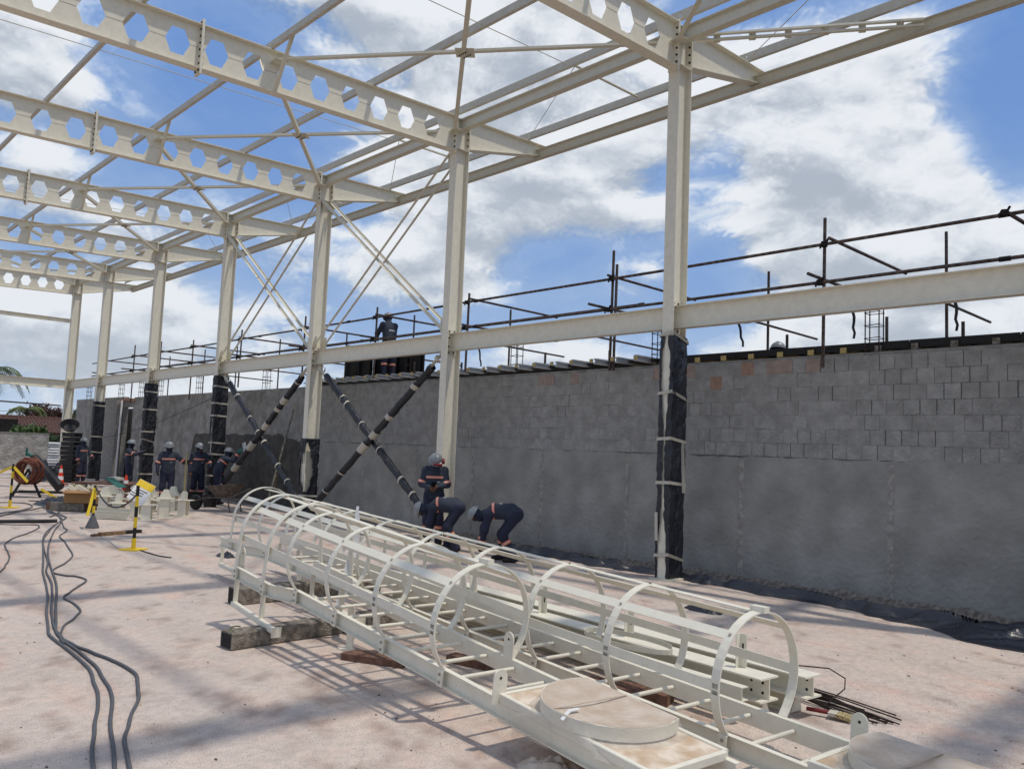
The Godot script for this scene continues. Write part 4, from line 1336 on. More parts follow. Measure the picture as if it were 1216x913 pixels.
func timbers() -> void:
	seed(8)
	for q in [[Vector3(-6.66, 0.07, -3.12), Vector3(-6.76, 0.07, -4.95), 0.19, 0.14, "heavy grey sleeper with twine under the head of the nearer ladder"], [Vector3(-8.42, 0.09, -3.98), Vector3(-8.42, 0.09, -5.8), 0.20, 0.18, "weathered timber baulk under the far tips of both ladders"]]:
		O = q[0]
		var t := thing("timber_sleeper", q[4], "timber", (q[0] + q[1]) / 2 * Vector3(1, 0, 1), "timbers under the ladders")
		beg(); bar(q[0], q[1], q[2], q[3], Vector3.UP, 0.012)
		part("baulk", M.timber, t)
		beg(); bar(q[0] + (q[0] - q[1]).normalized() * 0.003, q[0], q[2] - 0.03, q[3] - 0.03)
		part("sawn_end", M.timber_end, t)
		beg()
		var p: Vector3 = q[0] + (q[1] - q[0]).normalized() * 0.12
		var w := PackedVector3Array()
		for k in 14: w.append(p + Vector3(-0.10 * cos(k * 0.5) - 0.012 * k, 0.075 + 0.01 * sin(k) - 0.011 * maxf(k - 6, 0) * 1.7, 0.14 * sin(k * 0.33) - 0.05))
		for k in w.size(): w[k].y = maxf(w[k].y, 0.012)
		tube(w, 0.006, 5)
		part("twine", M.leaf_palm, t)
	for q in [[Vector3(-5.86, 0.0285, -3.78), Vector3(-5.36, 0.0285, -4.02), 0.16, 0.057, "brown board under the leg plate of the nearer ladder"], [Vector3(-5.3, 0.03, -4.42), Vector3(-4.55, 0.03, -4.62), 0.13, 0.06, "brown plank on edge between the two ladders"], [Vector3(-5.25, 0.085, -4.65), Vector3(-4.98, 0.085, -4.70), 0.11, 0.04, "short yellowish offcut lying on the brown plank"], [Vector3(-4.1, 0.04, -4.72), Vector3(-3.5, 0.04, -4.95), 0.2, 0.08, "dark packing board under the farther ladder"]]:
		O = q[0]
		beg(); bar(q[0], q[1], q[2], q[3], Vector3.UP, 0.004)
		solo("board_offcut", q[4], "board", M.plank if "yellow" in q[4] else M.board, "board offcuts round the ladders")

# ------------------------------------------------------------------ things on the slab
func smooth_path(p: Array, r: float, per := 6) -> PackedVector3Array:
	var c := Curve3D.new()
	for i in p.size():
		var a: Vector2 = p[maxi(i - 1, 0)]; var b: Vector2 = p[mini(i + 1, p.size() - 1)]
		var t := (b - a) / 6.0
		c.add_point(Vector3(p[i].x, r, p[i].y), Vector3(-t.x, 0, -t.y), Vector3(t.x, 0, t.y))
	var out := PackedVector3Array()
	for i in p.size() - 1:
		for k in per: out.append(c.sample(i, float(k) / per))
	out.append(c.sample(p.size() - 2, 1.0))
	for i in out.size():
		out[i] += Vector3(fn.get_noise_2d(i * 0.07, p[0].x * 7.0), 0.0, fn.get_noise_2d(i * 0.07 + 50.0, p[0].x * 3.0)) * minf(0.04, r * 2.6)
	return out

func V(a: Array) -> Array:
	var o := []
	for i in range(0, a.size(), 2): o.append(Vector2(a[i], a[i + 1]))
	return o

func cables() -> void:
	var s1 := V([-20.9, -5.31, -19.3, -5.19, -18.7, -5.14, -17.5, -4.63, -16.1, -4.14, -14.7, -3.73, -12.7, -3.23, -11.6, -2.97, -10.5, -2.74, -9.2, -2.42, -8.2, -2.19, -7.75, -2.10, -7.06, -2.07, -6.48, -2.02, -6.03, -1.93, -5.48, -1.76, -4.97, -1.61, -4.2, -1.40, -3.2, -1.15])
	var s2 := V([-20.7, -5.25, -19.2, -5.23, -18.6, -5.08, -17.4, -4.58, -16.0, -4.09, -14.6, -3.69, -12.7, -3.29, -11.6, -3.02, -10.5, -2.79, -9.2, -2.46, -8.2, -2.22, -7.6, -2.14, -7.0, -2.14, -6.4, -2.08, -5.9, -1.97, -5.3, -1.80, -4.5, -1.57, -3.4, -1.25])
	var s3 := V([-20.5, -5.20, -18.5, -5.0, -16.0, -4.19, -13.0, -3.36, -10.5, -2.84, -8.9, -2.42, -8.1, -2.22, -7.64, -2.15, -7.33, -2.16, -7.05, -2.22, -6.76, -2.27, -6.41, -2.27, -6.08, -2.21, -5.74, -2.10, -5.35, -1.93, -5.01, -1.79, -4.45, -1.63, -3.3, -1.4])
	var wv := V([-20.0, -5.3, -17.9, -4.83, -16.8, -4.6, -16.3, -4.5, -15.4, -4.14, -14.4, -3.98, -13.3, -3.76, -12.8, -3.64, -12.1, -3.32, -11.5, -3.04, -11.1, -3.09, -10.96, -3.19, -10.6, -3.17, -10.2, -2.97, -9.86, -2.79, -9.63, -2.69, -9.2, -2.67, -8.8, -2.61, -8.5, -2.49, -8.2, -2.32, -7.85, -2.19, -7.5, -2.12])
	var lf := V([-10.2, -2.0, -11.6, -2.47, -12.1, -2.64, -12.5, -2.77, -13.1, -2.91, -13.7, -3.01, -14.2, -3.09, -14.8, -3.25, -15.4, -3.48, -16.2, -3.87, -16.9, -4.18, -17.2, -4.27, -17.5, -4.27, -17.6, -3.97, -17.9, -3.6])
	var u1 := V([-18.0, -3.2, -19.3, -4.02, -20.2, -4.51, -21.1, -5.13, -22.3, -5.7, -22.8, -5.98, -23.3, -5.89, -24.2, -6.0])
	var u2 := V([-18.6, -3.2, -20.1, -4.18, -20.9, -4.81, -21.8, -5.23, -22.9, -5.34, -23.2, -4.87, -22.9, -4.2])
	var u3 := V([-19.0, -4.9, -20.4, -5.45, -21.4, -5.35, -22.0, -5.7, -23.0, -6.1, -23.8, -5.6])
	var th := V([-18.1, -3.5, -18.0, -4.16, -17.9, -4.44, -17.9, -4.73])
	var lone := V([-13.25, -4.66, -12.77, -4.66, -12.34, -4.69, -12.1, -4.75])
	for q in [[s1, 0.0115, "leftmost grey power cable of the three that run together to the bottom edge"], [s2, 0.0115, "middle grey power cable of the three that run together to the bottom edge"], [s3, 0.012, "grey power cable that swings out right of the other two near the front"], [wv, 0.0105, "grey cable thrown in zigzag loops right of the straight bundle"], [lf, 0.0105, "single grey cable wandering off at the left edge"], [u1, 0.014, "grey cable crossing towards the hose coil"], [u2, 0.014, "grey cable looping back beside the hose coil cable"], [u3, 0.013, "grey cable tangled behind the cardboard box"], [th, 0.035, "thick short dark cable sleeve at the left edge"], [lone, 0.0095, "thin black cord by the foot of the nearest striped post"]]:
		var p := smooth_path(q[0], q[1])
		var o: Vector2 = q[0][q[0].size() / 2]
		O = Vector3(o.x, 0, o.y)
		beg(); tube(p, q[1], 8)
		solo("cable", q[2], "cable", M.cable_dark if q[1] < 0.01 or q[1] > 0.03 else M.cable, "cables lying on the slab")

func striped_post(p: Vector3, h: float, label: String, foot: int) -> void:
	var t := thing("striped_post", label, "post", p, "yellow and black barrier posts")
	var n := 6
	for k in n:
		beg(); rod(p + Vector3(0, 0.02 + (h - 0.02) * k / n, 0), p + Vector3(0, 0.02 + (h - 0.02) * (k + 1) / n, 0), 0.026 if k > 0 else 0.034, 10)
		part("band", M.yellow if k % 2 == 0 else M.black, t)
	beg()
	if foot == 0: box(p + Vector3(0, 0.01, 0), Vector3(0.30, 0.02, 0.30), Basis(Vector3.UP, 0.6), 0.004)
	else: lathe(p, PackedVector2Array([Vector2(0.12, 0), Vector2(0.12, 0.02), Vector2(0.03, 0.24), Vector2(0, 0.24)]), 10)
	part("foot", M.yellow if foot == 0 else M.cable, t)

func cone(p: Vector3, label: String, sc := 1.0) -> void:
	var t := thing("traffic_cone", label, "cone", p, "orange traffic cones")
	beg(); box(p + Vector3(0, 0.02, 0), Vector3(0.38, 0.04, 0.38) * sc, Basis(Vector3.UP, 0.5), 0.006)
	part("foot", M.orange, t)
	for k in 5:
		var r := PackedVector2Array()
		for e in 2:
			var f := (k + e) / 5.0
			r.append(Vector2(lerpf(0.14, 0.025, f) * sc, 0.04 + 0.70 * f * sc))
		beg(); lathe(p, r, 14)
		part("sleeve", M.white if k in [1, 3] else M.orange, t)

func stub(p: Vector3, turn: float, h: float, kind: int, label: String) -> void:
	# a short base stub: plate, H section, cap and gusset ears
	var t := thing("steel_stub", label, "bracket", p, "cream steel base stubs in a heap")
	t.rotation.y = turn
	var q := O
	O = Vector3.ZERO
	beg(); box(Vector3(0, 0.008, 0), Vector3(0.34, 0.016, 0.30)); part("base_plate", M.steel, t)
	beg(); prof(ibeam(0.18, 0.19, 0.012, 0.012), Vector3(0, 0.016, 0), Vector3(0, h, 0), Vector3.BACK); part("section", M.steel, t)
	beg(); box(Vector3(0, h + 0.008, 0), Vector3(0.36, 0.016, 0.26)); part("cap_plate", M.steel, t)
	for s in [-1, 1]:
		beg()
		var poly: PackedVector2Array = [Vector2(-0.12, 0), Vector2(0.12, 0), Vector2(0.04, 0.19), Vector2(-0.04, 0.19)] if kind == 0 else [Vector2(-0.05, 0), Vector2(0.05, 0), Vector2(0.05, 0.15), Vector2(0.0, 0.20), Vector2(-0.05, 0.15)]
		prof(poly, Vector3(0, h + 0.016, s * 0.05 + 0.006), Vector3(0, h + 0.016, s * 0.05 - 0.006))
		part("ear", M.steel, t)
	O = q

func clutter() -> void:
	striped_post(Vector3(-13.24, 0, -4.61), 0.98, "nearest yellow and black post with a flat yellow foot", 0)
	striped_post(Vector3(-16.67, 0, -5.03), 0.80, "striped post with a grey cone foot by the cardboard box", 1)
	striped_post(Vector3(-21.72, 0, -4.75), 1.0, "striped post at the left edge before the hose coil", 0)
	# chain between posts, and the hanging notice
	O = Vector3(-15, 0.7, -4.8)
	beg()
	var p := PackedVector3Array()
	for k in 13:
		var f := k / 12.0
		p.append(Vector3(-13.24, 0.86, -4.61).lerp(Vector3(-16.67, 0.78, -5.03), f) - Vector3(0, 0.30 * 4 * f * (1 - f), 0))
	tube(p, 0.014, 6)
	solo("barrier_chain", "dark barrier chain sagging between the two nearer striped posts", "chain", M.cable_dark)
	for q in [[Vector3(-21.72, 0.95, -4.75), Vector3(-21.2, 0.62, -4.95), "yellow barrier tape tail right of the leftmost post"], [Vector3(-21.72, 0.95, -4.75), Vector3(-22.9, 0.45, -4.2), "yellow barrier tape tail left of the leftmost post"], [Vector3(-16.67, 0.79, -5.03), Vector3(-16.4, 0.25, -4.85), "yellow barrier tape hanging from the post with the cone foot"], [Vector3(-23.6, 0.05, -6.25), Vector3(-23.9, 0.3, -5.9), "strip of yellow tape on the frame of the hose trolley"]]:
		O = q[0]
		beg(); bar(q[0], q[1], 0.06, 0.003, Vector3(0.7, 0.2, 0.7))
		solo("barrier_tape", q[2], "tape", M.yellow, "scraps of barrier tape")
	var sg := thing("notice_board", "tilted white and yellow notice board behind the nearest striped post", "sign", Vector3(-14.9, 0.70, -5.25))
	var bs := Basis(Vector3.UP, 0.95) * Basis(Vector3.BACK, -0.45) * Basis(Vector3.RIGHT, -0.5)
	beg(); box(Vector3(-14.9, 0.78, -5.25), Vector3(0.30, 0.40, 0.012), bs); part("board", M.white, sg)
	beg(); box(Vector3(-14.9, 0.78, -5.25) + bs * Vector3(0, 0.13, 0.008), Vector3(0.30, 0.13, 0.004), bs); part("heading", M.yellow, sg)
	for k in 4:
		beg(); box(Vector3(-14.9, 0.78, -5.25) + bs * Vector3(-0.02 * k, 0.02 - 0.045 * k, 0.008), Vector3(0.20 - 0.04 * (k % 2), 0.016, 0.004), bs); part("print_line", M.cable, sg)
	# heap of base stubs
	seed(12)
	var spots := [[-19.26, -6.02, 0.9, 0, "front stub at the left"], [-19.6, -6.44, 0.5, 1, "second stub from the left"], [-19.09, -6.63, 1.0, 0, "stub left of the striped post"], [-18.45, -6.05, 0.8, 1, "foremost stub of the heap"], [-20.0, -7.1, 0.75, 0, "rear stub behind the notice board"], [-17.9, -6.45, 1.0, 1, "front stub right of the striped post"], [-18.93, -7.18, 0.6, 0, "stub in the middle of the right half"], [-18.25, -6.95, 1.1, 0, "second stub from the right"], [-19.9, -7.75, 0.8, 0, "rearmost stub at the right"], [-20.32, -7.4, 0.4, 1, "rear middle stub"], [-20.45, -6.55, 0.7, 0, "stub beside the cardboard box"], [-20.9, -7.2, 0.9, 1, "farthest stub in the heap"], [-19.4, -7.0, 0.6, 0, "stub hemmed in at the centre of the heap"], [-18.6, -7.5, 0.7, 1, "rightmost stub of the heap"]]
	for q in spots: stub(Vector3(q[0], 0, q[1]), q[2], 0.36 + 0.06 * rnd(-1, 1), q[3], "cream steel base stub with gusset ears, " + q[4])
	for k in 3:
		O = Vector3(-18.15, 0.06 + 0.07 * k, -6.0 - 0.05 * k)
		beg(); prof(chan(0.08, 0.05, 0.006), O + Vector3(-0.45, 0, 0.42), O + Vector3(0.15, 0, -0.1))
		solo("channel_offcut", "cream channel offcut on the slab before the stub heap, %s from the bottom" % ORD[k], "channel", M.steel, "channel offcuts by the stub heap")
	# planks by the post
	var pl := thing("sliding_plank", "stack of two short brown planks beside the nearest striped post", "plank", Vector3(-15.4, 0, -5.0))
	beg(); bar(Vector3(-15.30, 0.03, -4.74), Vector3(-15.46, 0.03, -5.20), 0.10, 0.06, Vector3.UP, 0.004); part("plank", M.plank, pl)
	beg(); bar(Vector3(-15.25, 0.02, -4.60), Vector3(-15.30, 0.02, -4.742), 0.06, 0.04); part("tenon", M.board, pl)
	beg(); bar(Vector3(-15.46, 0.03, -5.202), Vector3(-15.58, 0.03, -5.52), 0.10, 0.058); part("dark_end", M.timber_end, pl)
	# box of fittings on timbers
	var bx := thing("cardboard_box", "open cardboard box of steel fittings on timber blocks", "box", Vector3(-20.4, 0.2, -5.9))
	var bb := Basis(Vector3.UP, 0.85)
	beg(); box(Vector3(-20.4, 0.32, -5.9), Vector3(0.62, 0.24, 0.44), bb); part("carton", M.cardboard, bx)
	for s in [-1, 1]:
		beg(); box(Vector3(-20.4, 0.45, -5.9) + bb * Vector3(0, 0.0, s * 0.27), Vector3(0.62, 0.008, 0.13), bb * Basis(Vector3.RIGHT, s * 0.4)); part("flap", M.cardboard, bx)
	for k in 9:
		O = Vector3(-20.4, 0.46, -5.9) + bb * Vector3(rnd(-0.26, 0.26), 0.02, rnd(-0.17, 0.17))
		beg(); prof(chan(0.09, 0.06, 0.008), O - Vector3(rnd(-0.12, 0.12), 0.05, 0.10), O + Vector3(rnd(-0.05, 0.1), 0.09, 0.10))
		solo("steel_fitting", "small cream fitting poking out of the cardboard box, %s of nine from the left" % ORD[k], "fitting", M.steel if k % 3 else M.bristle, "fittings in the cardboard box")
	for k in 5:
		O = Vector3(-21.1 - 0.12 * k, 0.1 + 0.07 * (k % 3), -6.05 - 0.1 * k)
		beg(); prof(chan(0.10, 0.07, 0.008), O - Vector3(0.14, 0.04, 0.05), O + Vector3(0.12, 0.12, 0.05), Vector3(0.3, 1, 0.2))
		solo("steel_fitting", "loose cream fitting in the heap left of the cardboard box, %s in the heap" % ORD[k], "fitting", M.steel, "fittings left of the cardboard box")
	for q in [[Vector3(-20.5, 0.10, -5.65), Vector3(0.75, 0.18, 0.16), "dark timber block under the front of the cardboard box"], [Vector3(-20.9, 0.09, -5.5), Vector3(0.35, 0.16, 0.2), "brown timber block left of the one under the cardboard box"], [Vector3(-20.2, 0.10, -6.15), Vector3(0.75, 0.18, 0.16), "timber block under the rear of the cardboard box"]]:
		O = q[0]
		beg(); box(q[0], q[1], Basis(Vector3.UP, 0.85), 0.01)
		solo("timber_block", q[2], "timber", M.timber if "dark" in q[2] else M.board, "timber blocks under the cardboard box")
	# low work table with bricks and oddments
	var tb := thing("work_table", "low table of red boards carrying bricks and tools", "table", Vector3(-23.1, 0, -7.3))
	var tbs := Basis(Vector3.UP, 0.8)
	for k in 4:
		beg(); box(Vector3(-23.1, 0.50, -7.3) + tbs * Vector3(0, 0, -0.36 + 0.24 * k), Vector3(1.5, 0.04, 0.225), tbs, 0.003); part("board", M.board, tb)
	for s in [[-0.65, -0.35], [0.65, -0.35], [-0.65, 0.35], [0.65, 0.35]]:
		var q := Vector3(-23.1, 0, -7.3) + tbs * Vector3(s[0], 0, s[1])
		beg(); bar(q, q + Vector3(0, 0.48, 0), 0.07, 0.07, Vector3.BACK); part("leg", M.board, tb)
	for k in 4:
		O = Vector3(-23.1, 0.55, -7.3) + tbs * Vector3(-0.5 + 0.32 * k, 0.005 * k, 0.05 * (k % 2))
		beg(); box(O, Vector3(0.2, 0.07, 0.1), Basis(Vector3.UP, rnd(0, 3)), 0.004)
		solo("loose_brick", "brick lying on the low red table, %s from its left end" % ORD[k], "brick", M.block[3] if k % 2 else M.block[2], "bricks on the low table")
	O = Vector3(-22.9, 0.53, -7.4)
	beg(); lathe(O, PackedVector2Array([Vector2(0, 0), Vector2(0.2, 0), Vector2(0.24, 0.07), Vector2(0.18, 0.13), Vector2(0, 0.16)]), 12)
	solo("mortar_heap", "heap of grey mortar on the low red table", "mortar", M.mortar)
	for q in [[Vector3(-22.9, 0.30, -6.6), "brick under the near edge of the low table"], [Vector3(-23.2, 0.30, -6.5), "brick left under the near edge of the low table"]]:
		O = q[0]; beg(); box(q[0] - Vector3(0, 0.25, 0), Vector3(0.22, 0.10, 0.12), tbs, 0.004)
		solo("loose_brick", q[1], "brick", M.block[3], "bricks under the low table")
	O = Vector3(-19.5, 0.7, -6.3)
	beg(); box(O, Vector3(0.42, 0.015, 0.28), Basis(Vector3.UP, 0.6) * Basis(Vector3.BACK, -0.5), 0.004)
	solo("green_tray", "green plastic tray tilted on the stub heap", "tray", M.green)
	cone(Vector3(-22.6, 0, -7.55), "orange and white traffic cone between the low table and the white pipe")
	cone(Vector3(-31.5, 0, -8.35), "orange traffic cone beside the black stack at the farthest column", 0.9)
	# hose reel, trolley and gas cylinder
	var hr := thing("hose_coil", "coil of rusty orange hose hung on a black stand", "hose", Vector3(-25.3, 0, -5.9))
	for k in 7:
		beg()
		var c := Vector3(-25.3, 0.70, -5.9) + Vector3(0.05, 0, 0.05) * (k - 3)
		var l := PackedVector3Array()
		for j in 25:
			var a := TAU * j / 24
			l.append(c + Vector3(cos(a) * 0.72, 0, -cos(a) * 0.72).normalized() * cos(a) * 0.0 + Vector3(0.72, 0, -0.69) * cos(a) * (0.28 + 0.04 * sin(k * 2.1)) + Vector3(0, sin(a) * (0.31 + 0.04 * cos(k * 1.7)), 0.03 * sin(k * 3.0 + a * 2.0)))
		tube(l, 0.032, 7, false)
		part("hose_turn", M.hose, hr)
	for s in [-1, 1]:
		beg(); bar(Vector3(-25.3 + 0.28 * s, 0, -5.9 - 0.28 * s), Vector3(-25.3, 0.75, -5.9), 0.05, 0.05); part("stand_leg", M.black, hr)
	var ct := thing("gas_trolley", "black gas cylinder leaning on a two wheeled trolley beside the hose coil", "trolley", Vector3(-25.2, 0, -6.7))
	beg()
	var ca := Vector3(-25.45, 0.25, -6.75); var cb := Vector3(-26.45, 1.05, -6.28)
	tube(PackedVector3Array([ca, ca.lerp(cb, 0.04), ca.lerp(cb, 0.9), ca.lerp(cb, 0.97), cb]), 0.135, 14, true, 0.115)
	part("cylinder", M.black, ct)
	beg(); rod(cb, cb + Vector3(-0.10, 0.10, 0.15), 0.05); box(cb + Vector3(-0.11, 0.14, 0.17), Vector3(0.05, 0.22, 0.05)); part("valve", M.green, ct)
	beg(); bar(Vector3(-24.9, 0.14, -7.3), Vector3(-25.3, 0.16, -5.7), 0.05, 0.05); bar(Vector3(-24.6, 0.14, -7.1), Vector3(-25.0, 0.16, -5.5), 0.05, 0.05); part("frame", M.black, ct)
	for s in [-1, 1]:
		var wc: Vector3 = Vector3(-24.75, 0.19, -7.2) + Vector3(0.75, 0, 0.66) * 0.26 * s
		var wb := Basis(Vector3(0.66, 0, -0.75), Vector3(0.75, 0, 0.66), Vector3.UP)
		beg(); lathe(wc, PackedVector2Array([Vector2(0.09, -0.045), Vector2(0.17, -0.05), Vector2(0.19, -0.03), Vector2(0.19, 0.03), Vector2(0.17, 0.05), Vector2(0.09, 0.045)]), 18, wb)
		var wh := part("wheel", M.rubber, ct)
		beg(); lathe(wc, PackedVector2Array([Vector2(0, -0.03), Vector2(0.1, -0.03), Vector2(0.1, 0.035), Vector2(0, 0.035)]), 14, wb); part("hub", M.barrow, wh)
	heap(Vector3(-22.4, 0, -5.95), 0.75, 0.55, 0.22, "crumpled_tarp", "crumpled black tarpaulin on the slab before the gas trolley", 3)
	# stack of black crates with a round tub on top
	var base := Vector3(-32.75, 0, -8.95)
	for k in 11:
		O = base + Vector3(0, 0.165 * k, 0)
		beg()
		box(O + Vector3(rnd(-0.03, 0.03), 0.07, rnd(-0.03, 0.03)), Vector3(0.50, 0.13, 0.42), Basis(Vector3.UP, 0.7 + rnd(-0.05, 0.05)), 0.012)
		box(O + Vector3(0, 0.145, 0), Vector3(0.55, 0.022, 0.47), Basis(Vector3.UP, 0.7), 0.004)
		solo("black_crate", "black plastic crate beside the farthest column, %s from the bottom of its stack" % (ORD[k] if k < 10 else "topmost"), "crate", M.black, "stacked black crates")
	O = base + Vector3(0, 1.82, 0)
	beg(); lathe(O + Vector3(0.0, 0.22, 0.1), PackedVector2Array([Vector2(0, -0.14), Vector2(0.34, -0.16), Vector2(0.50, 0.10), Vector2(0.54, 0.12), Vector2(0.50, 0.13), Vector2(0.32, -0.10), Vector2(0, -0.1)]), 22, Basis(Quaternion(Vector3.UP, Vector3(0.62, 0.75, 0.2).normalized())).scaled(Vector3.ONE * 0.62))
	solo("black_tub", "round black tub tipped on top of the crate stack", "tub", M.black)
	heap(Vector3(-33.9, 0, -8.4), 0.8, 0.6, 0.75, "plastic_heap", "heap of black plastic sheeting at the foot of the farthest column", 5)
	# wheelbarrow
	var wb2 := thing("wheelbarrow", "mortar stained steel wheelbarrow before the two plasterers", "wheelbarrow", Vector3(-19.6, 0, -8.85))
	var B0 := Basis(Vector3.UP, 0.55)
	var bp := func(v): return Vector3(-19.6, 0, -8.85) + B0 * v
	beg()
	var rim := []; var bot := []
	for k in 20:
		var a := TAU * k / 20
		rim.append(bp.call(Vector3(cos(a) * 0.52 + 0.05, 0.64 + 0.05 * cos(a), sin(a) * 0.36)))
		bot.append(bp.call(Vector3(cos(a) * 0.24 + 0.08, 0.36, sin(a) * 0.2)))
	sheet([PackedVector3Array(rim), PackedVector3Array(bot)], true)
	var cen: Vector3 = bp.call(Vector3(0.08, 0.36, 0))
	for k in 20: t3(bot[k], bot[(k + 1) % 20], cen, Vector3.UP)
	part("tray", M.barrow, wb2)
	beg(); rim.append(rim[0]); tube(PackedVector3Array(rim), 0.014, 6, false); part("rim", M.barrow, wb2)
	for s in [-1, 1]:
		beg(); tube(PackedVector3Array([bp.call(Vector3(-0.75, 0.22, 0.05 * s)), bp.call(Vector3(-0.3, 0.34, 0.2 * s)), bp.call(Vector3(0.35, 0.36, 0.24 * s)), bp.call(Vector3(0.95, 0.62, 0.28 * s))]), 0.018, 7); part("handle", M.barrow, wb2)
		beg(); rod(bp.call(Vector3(0.30, 0.36, 0.24 * s)), bp.call(Vector3(0.38, 0.0, 0.24 * s)), 0.018); part("leg", M.barrow, wb2)
	beg(); lathe(bp.call(Vector3(-0.75, 0.19, 0)), PackedVector2Array([Vector2(0, -0.04), Vector2(0.16, -0.04), Vector2(0.19, 0), Vector2(0.16, 0.04), Vector2(0, 0.04)]), 16, B0 * Basis(Vector3.RIGHT, PI / 2)); part("wheel", M.black, wb2)
	for q in [[Vector3(-22.3, 0, -9.2), "black mortar bucket left of the plasterers"], [Vector3(-21.0, 0, -9.15), "black mortar bucket behind the wheelbarrow"]]:
		var k := thing("bucket", q[1], "bucket", q[0], "black mortar buckets")
		beg(); lathe(q[0], PackedVector2Array([Vector2(0, 0), Vector2(0.15, 0), Vector2(0.20, 0.30), Vector2(0.215, 0.31), Vector2(0.19, 0.30), Vector2(0.16, 0.2), Vector2(0, 0.2)]), 16); part("pail", M.black, k)
		beg(); var hp := PackedVector3Array()
		for j in 9: hp.append(q[0] + Vector3(cos(PI * j / 8) * 0.2, 0.29 - sin(PI * j / 8) * 0.1, sin(PI * j / 8) * 0.2))
		tube(hp, 0.005, 5); part("handle", M.rebar, k)
	# leaning things
	for q in [[Vector3(-19.23, 0.0, -9.79), Vector3(-19.52, 2.80, -10.62), 0.026, "long pale pipe leaning on the wall left of the torn column wrapping", M.grey_wood], [Vector3(-32.3, 0.0, -10.4), Vector3(-32.5, 3.1, -10.5), 0.04, "white pipe standing in front of the wall recess", M.white], [Vector3(-20.2, 0, -10.3), Vector3(-20.3, 0.95, -10.62), 0.02, "short worn stick leaning on the fresh render", M.timber], [Vector3(-19.75, 0, -10.2), Vector3(-20.25, 0.9, -10.6), 0.02, "brown stick crossing the short worn one", M.plank]]:
		O = q[0]; beg(); rod(q[0], q[1], q[2])
		solo("leaning_pole", q[3], "pole", q[4], "poles leaning on the wall")
	O = Vector3(-14, 3, -10.6)
	beg(); var wire := PackedVector3Array()
	for k in 14: wire.append(Vector3(-38.4 + k * 1.16, 1.45 + k * 0.135 - 0.35 * sin(PI * k / 13.0), -10.45))
	tube(wire, 0.009, 5)
	solo("slack_wire", "thin dark wire slung across the far stretch of the wall", "wire", M.cable_dark)
	# foreground odds and ends
	var br := thing("wide_brush", "wide paint brush with pale bristles and dark red handle", "brush", Vector3(-2.68, 0, -5.62))
	var db := Vector3(1, 0, -0.12).normalized()
	beg(); bar(Vector3(-2.80, 0.035, -5.56), Vector3(-2.66, 0.035, -5.60), 0.030, 0.024, Vector3.UP, 0.006); part("handle", M.red, br)
	beg(); bar(Vector3(-2.659, 0.035, -5.60), Vector3(-2.605, 0.035, -5.615), 0.095, 0.020); part("ferrule", M.galv, br)
	for k in 7:
		var o := Vector3(0.1, 0, 1).normalized() * (k - 3) * 0.0145
		beg(); bar(Vector3(-2.604, 0.034, -5.615) + o, Vector3(-2.51, 0.022 + 0.003 * (k % 2), -5.64) + o * 1.12, 0.0135, 0.022); part("bristle_tuft", M.bristle, br)
	var rb := thing("rebar_bundle", "tangle of thin rusty bars and tie wire behind the paint brush", "rebar", Vector3(-2.6, 0, -6.0))
	seed(21)
	for k in 16:
		var a := Vector3(-3.05 + rnd(-0.1, 0.12), 0.02 + 0.010 * (k % 5), -5.80 - rnd(0, 0.25))
		var b := a + Vector3(rnd(0.45, 0.72), 0, rnd(0.02, 0.14))
		b.y = 0.012
		beg(); tube(PackedVector3Array([a, a.lerp(b, 0.4) + Vector3(0, rnd(0.0, 0.02), rnd(-0.02, 0.02)), b]), 0.0055, 5); part("bar", M.rebar, rb)
	beg()
	tube(PackedVector3Array([Vector3(-3.25, 0.2, -5.9), Vector3(-2.85, 0.23, -6.0), Vector3(-2.72, 0.19, -5.98), Vector3(-2.70, 0.13, -5.93), Vector3(-2.76, 0.03, -5.75)]), 0.005, 5); part("bent_bar", M.rebar, rb)
	for q in [[Vector3(-11.95, 0.0, -5.5), 0.22, "dark crumpled glove lying alone on the slab"], [Vector3(-5.4, 0.0, -8.25), 0.25, "dark rag lying between the ladders and the wall"], [Vector3(-3.12, 0.0, -3.36), 0.26, "crumpled pale plastic bag under the nearer ladder"]]:
		heap(q[0], q[1], q[1] * 0.55, q[1] * 0.35, "crumpled_scrap", q[2], int(q[1] * 100))
	# white plastic strap standing up among the hoops
	O = Vector3(-7.05, 0.3, -4.05)
	beg()
	for k in 4: strip([Vector3(-7.10 + 0.012 * k, 1.12 - 0.05 * k, -4.62), Vector3(-7.06 + 0.014 * k, 0.8, -4.56 - 0.01 * k), Vector3(-6.90 + 0.03 * k, 0.12, -4.3)], Vector3(0.02, 0, -0.02), 0.002)
	solo("plastic_strap", "loose white plastic strap sticking up between the two cages", "strap", M.white)
	# crumbs on the slab
	seed(44)
	var mm := MultiMesh.new()
	mm.transform_format = MultiMesh.TRANSFORM_3D
	O = Vector3.ZERO
	beg(); lathe(Vector3.ZERO, PackedVector2Array([Vector2(0, -0.4), Vector2(0.9, -0.3), Vector2(0.7, 0.4), Vector2(0, 0.6)]), 5)
	S.set_material(mat(Color(0.34, 0.29, 0.27), 0.95))
	mm.mesh = S.commit()
	mm.instance_count = 1700
	for k in 1700:
		var far := pow(rnd(0, 1), 1.6)
		var q := Vector3(-1.5 - 16.0 * far, 0.003, rnd(-9.2, -1.2))
		var sc := 0.0022 + 0.0085 * pow(rnd(0, 1), 7.0)
		mm.set_instance_transform(k, Transform3D(Basis(Vector3.UP, rnd(0, 6)).scaled(Vector3(sc * rnd(0.6, 2.0), sc * 0.7, sc)), q))
	var mi := MultiMeshInstance3D.new()
	mi.multimesh = mm
	mi.name = "slab_crumbs"
	add_child(mi)
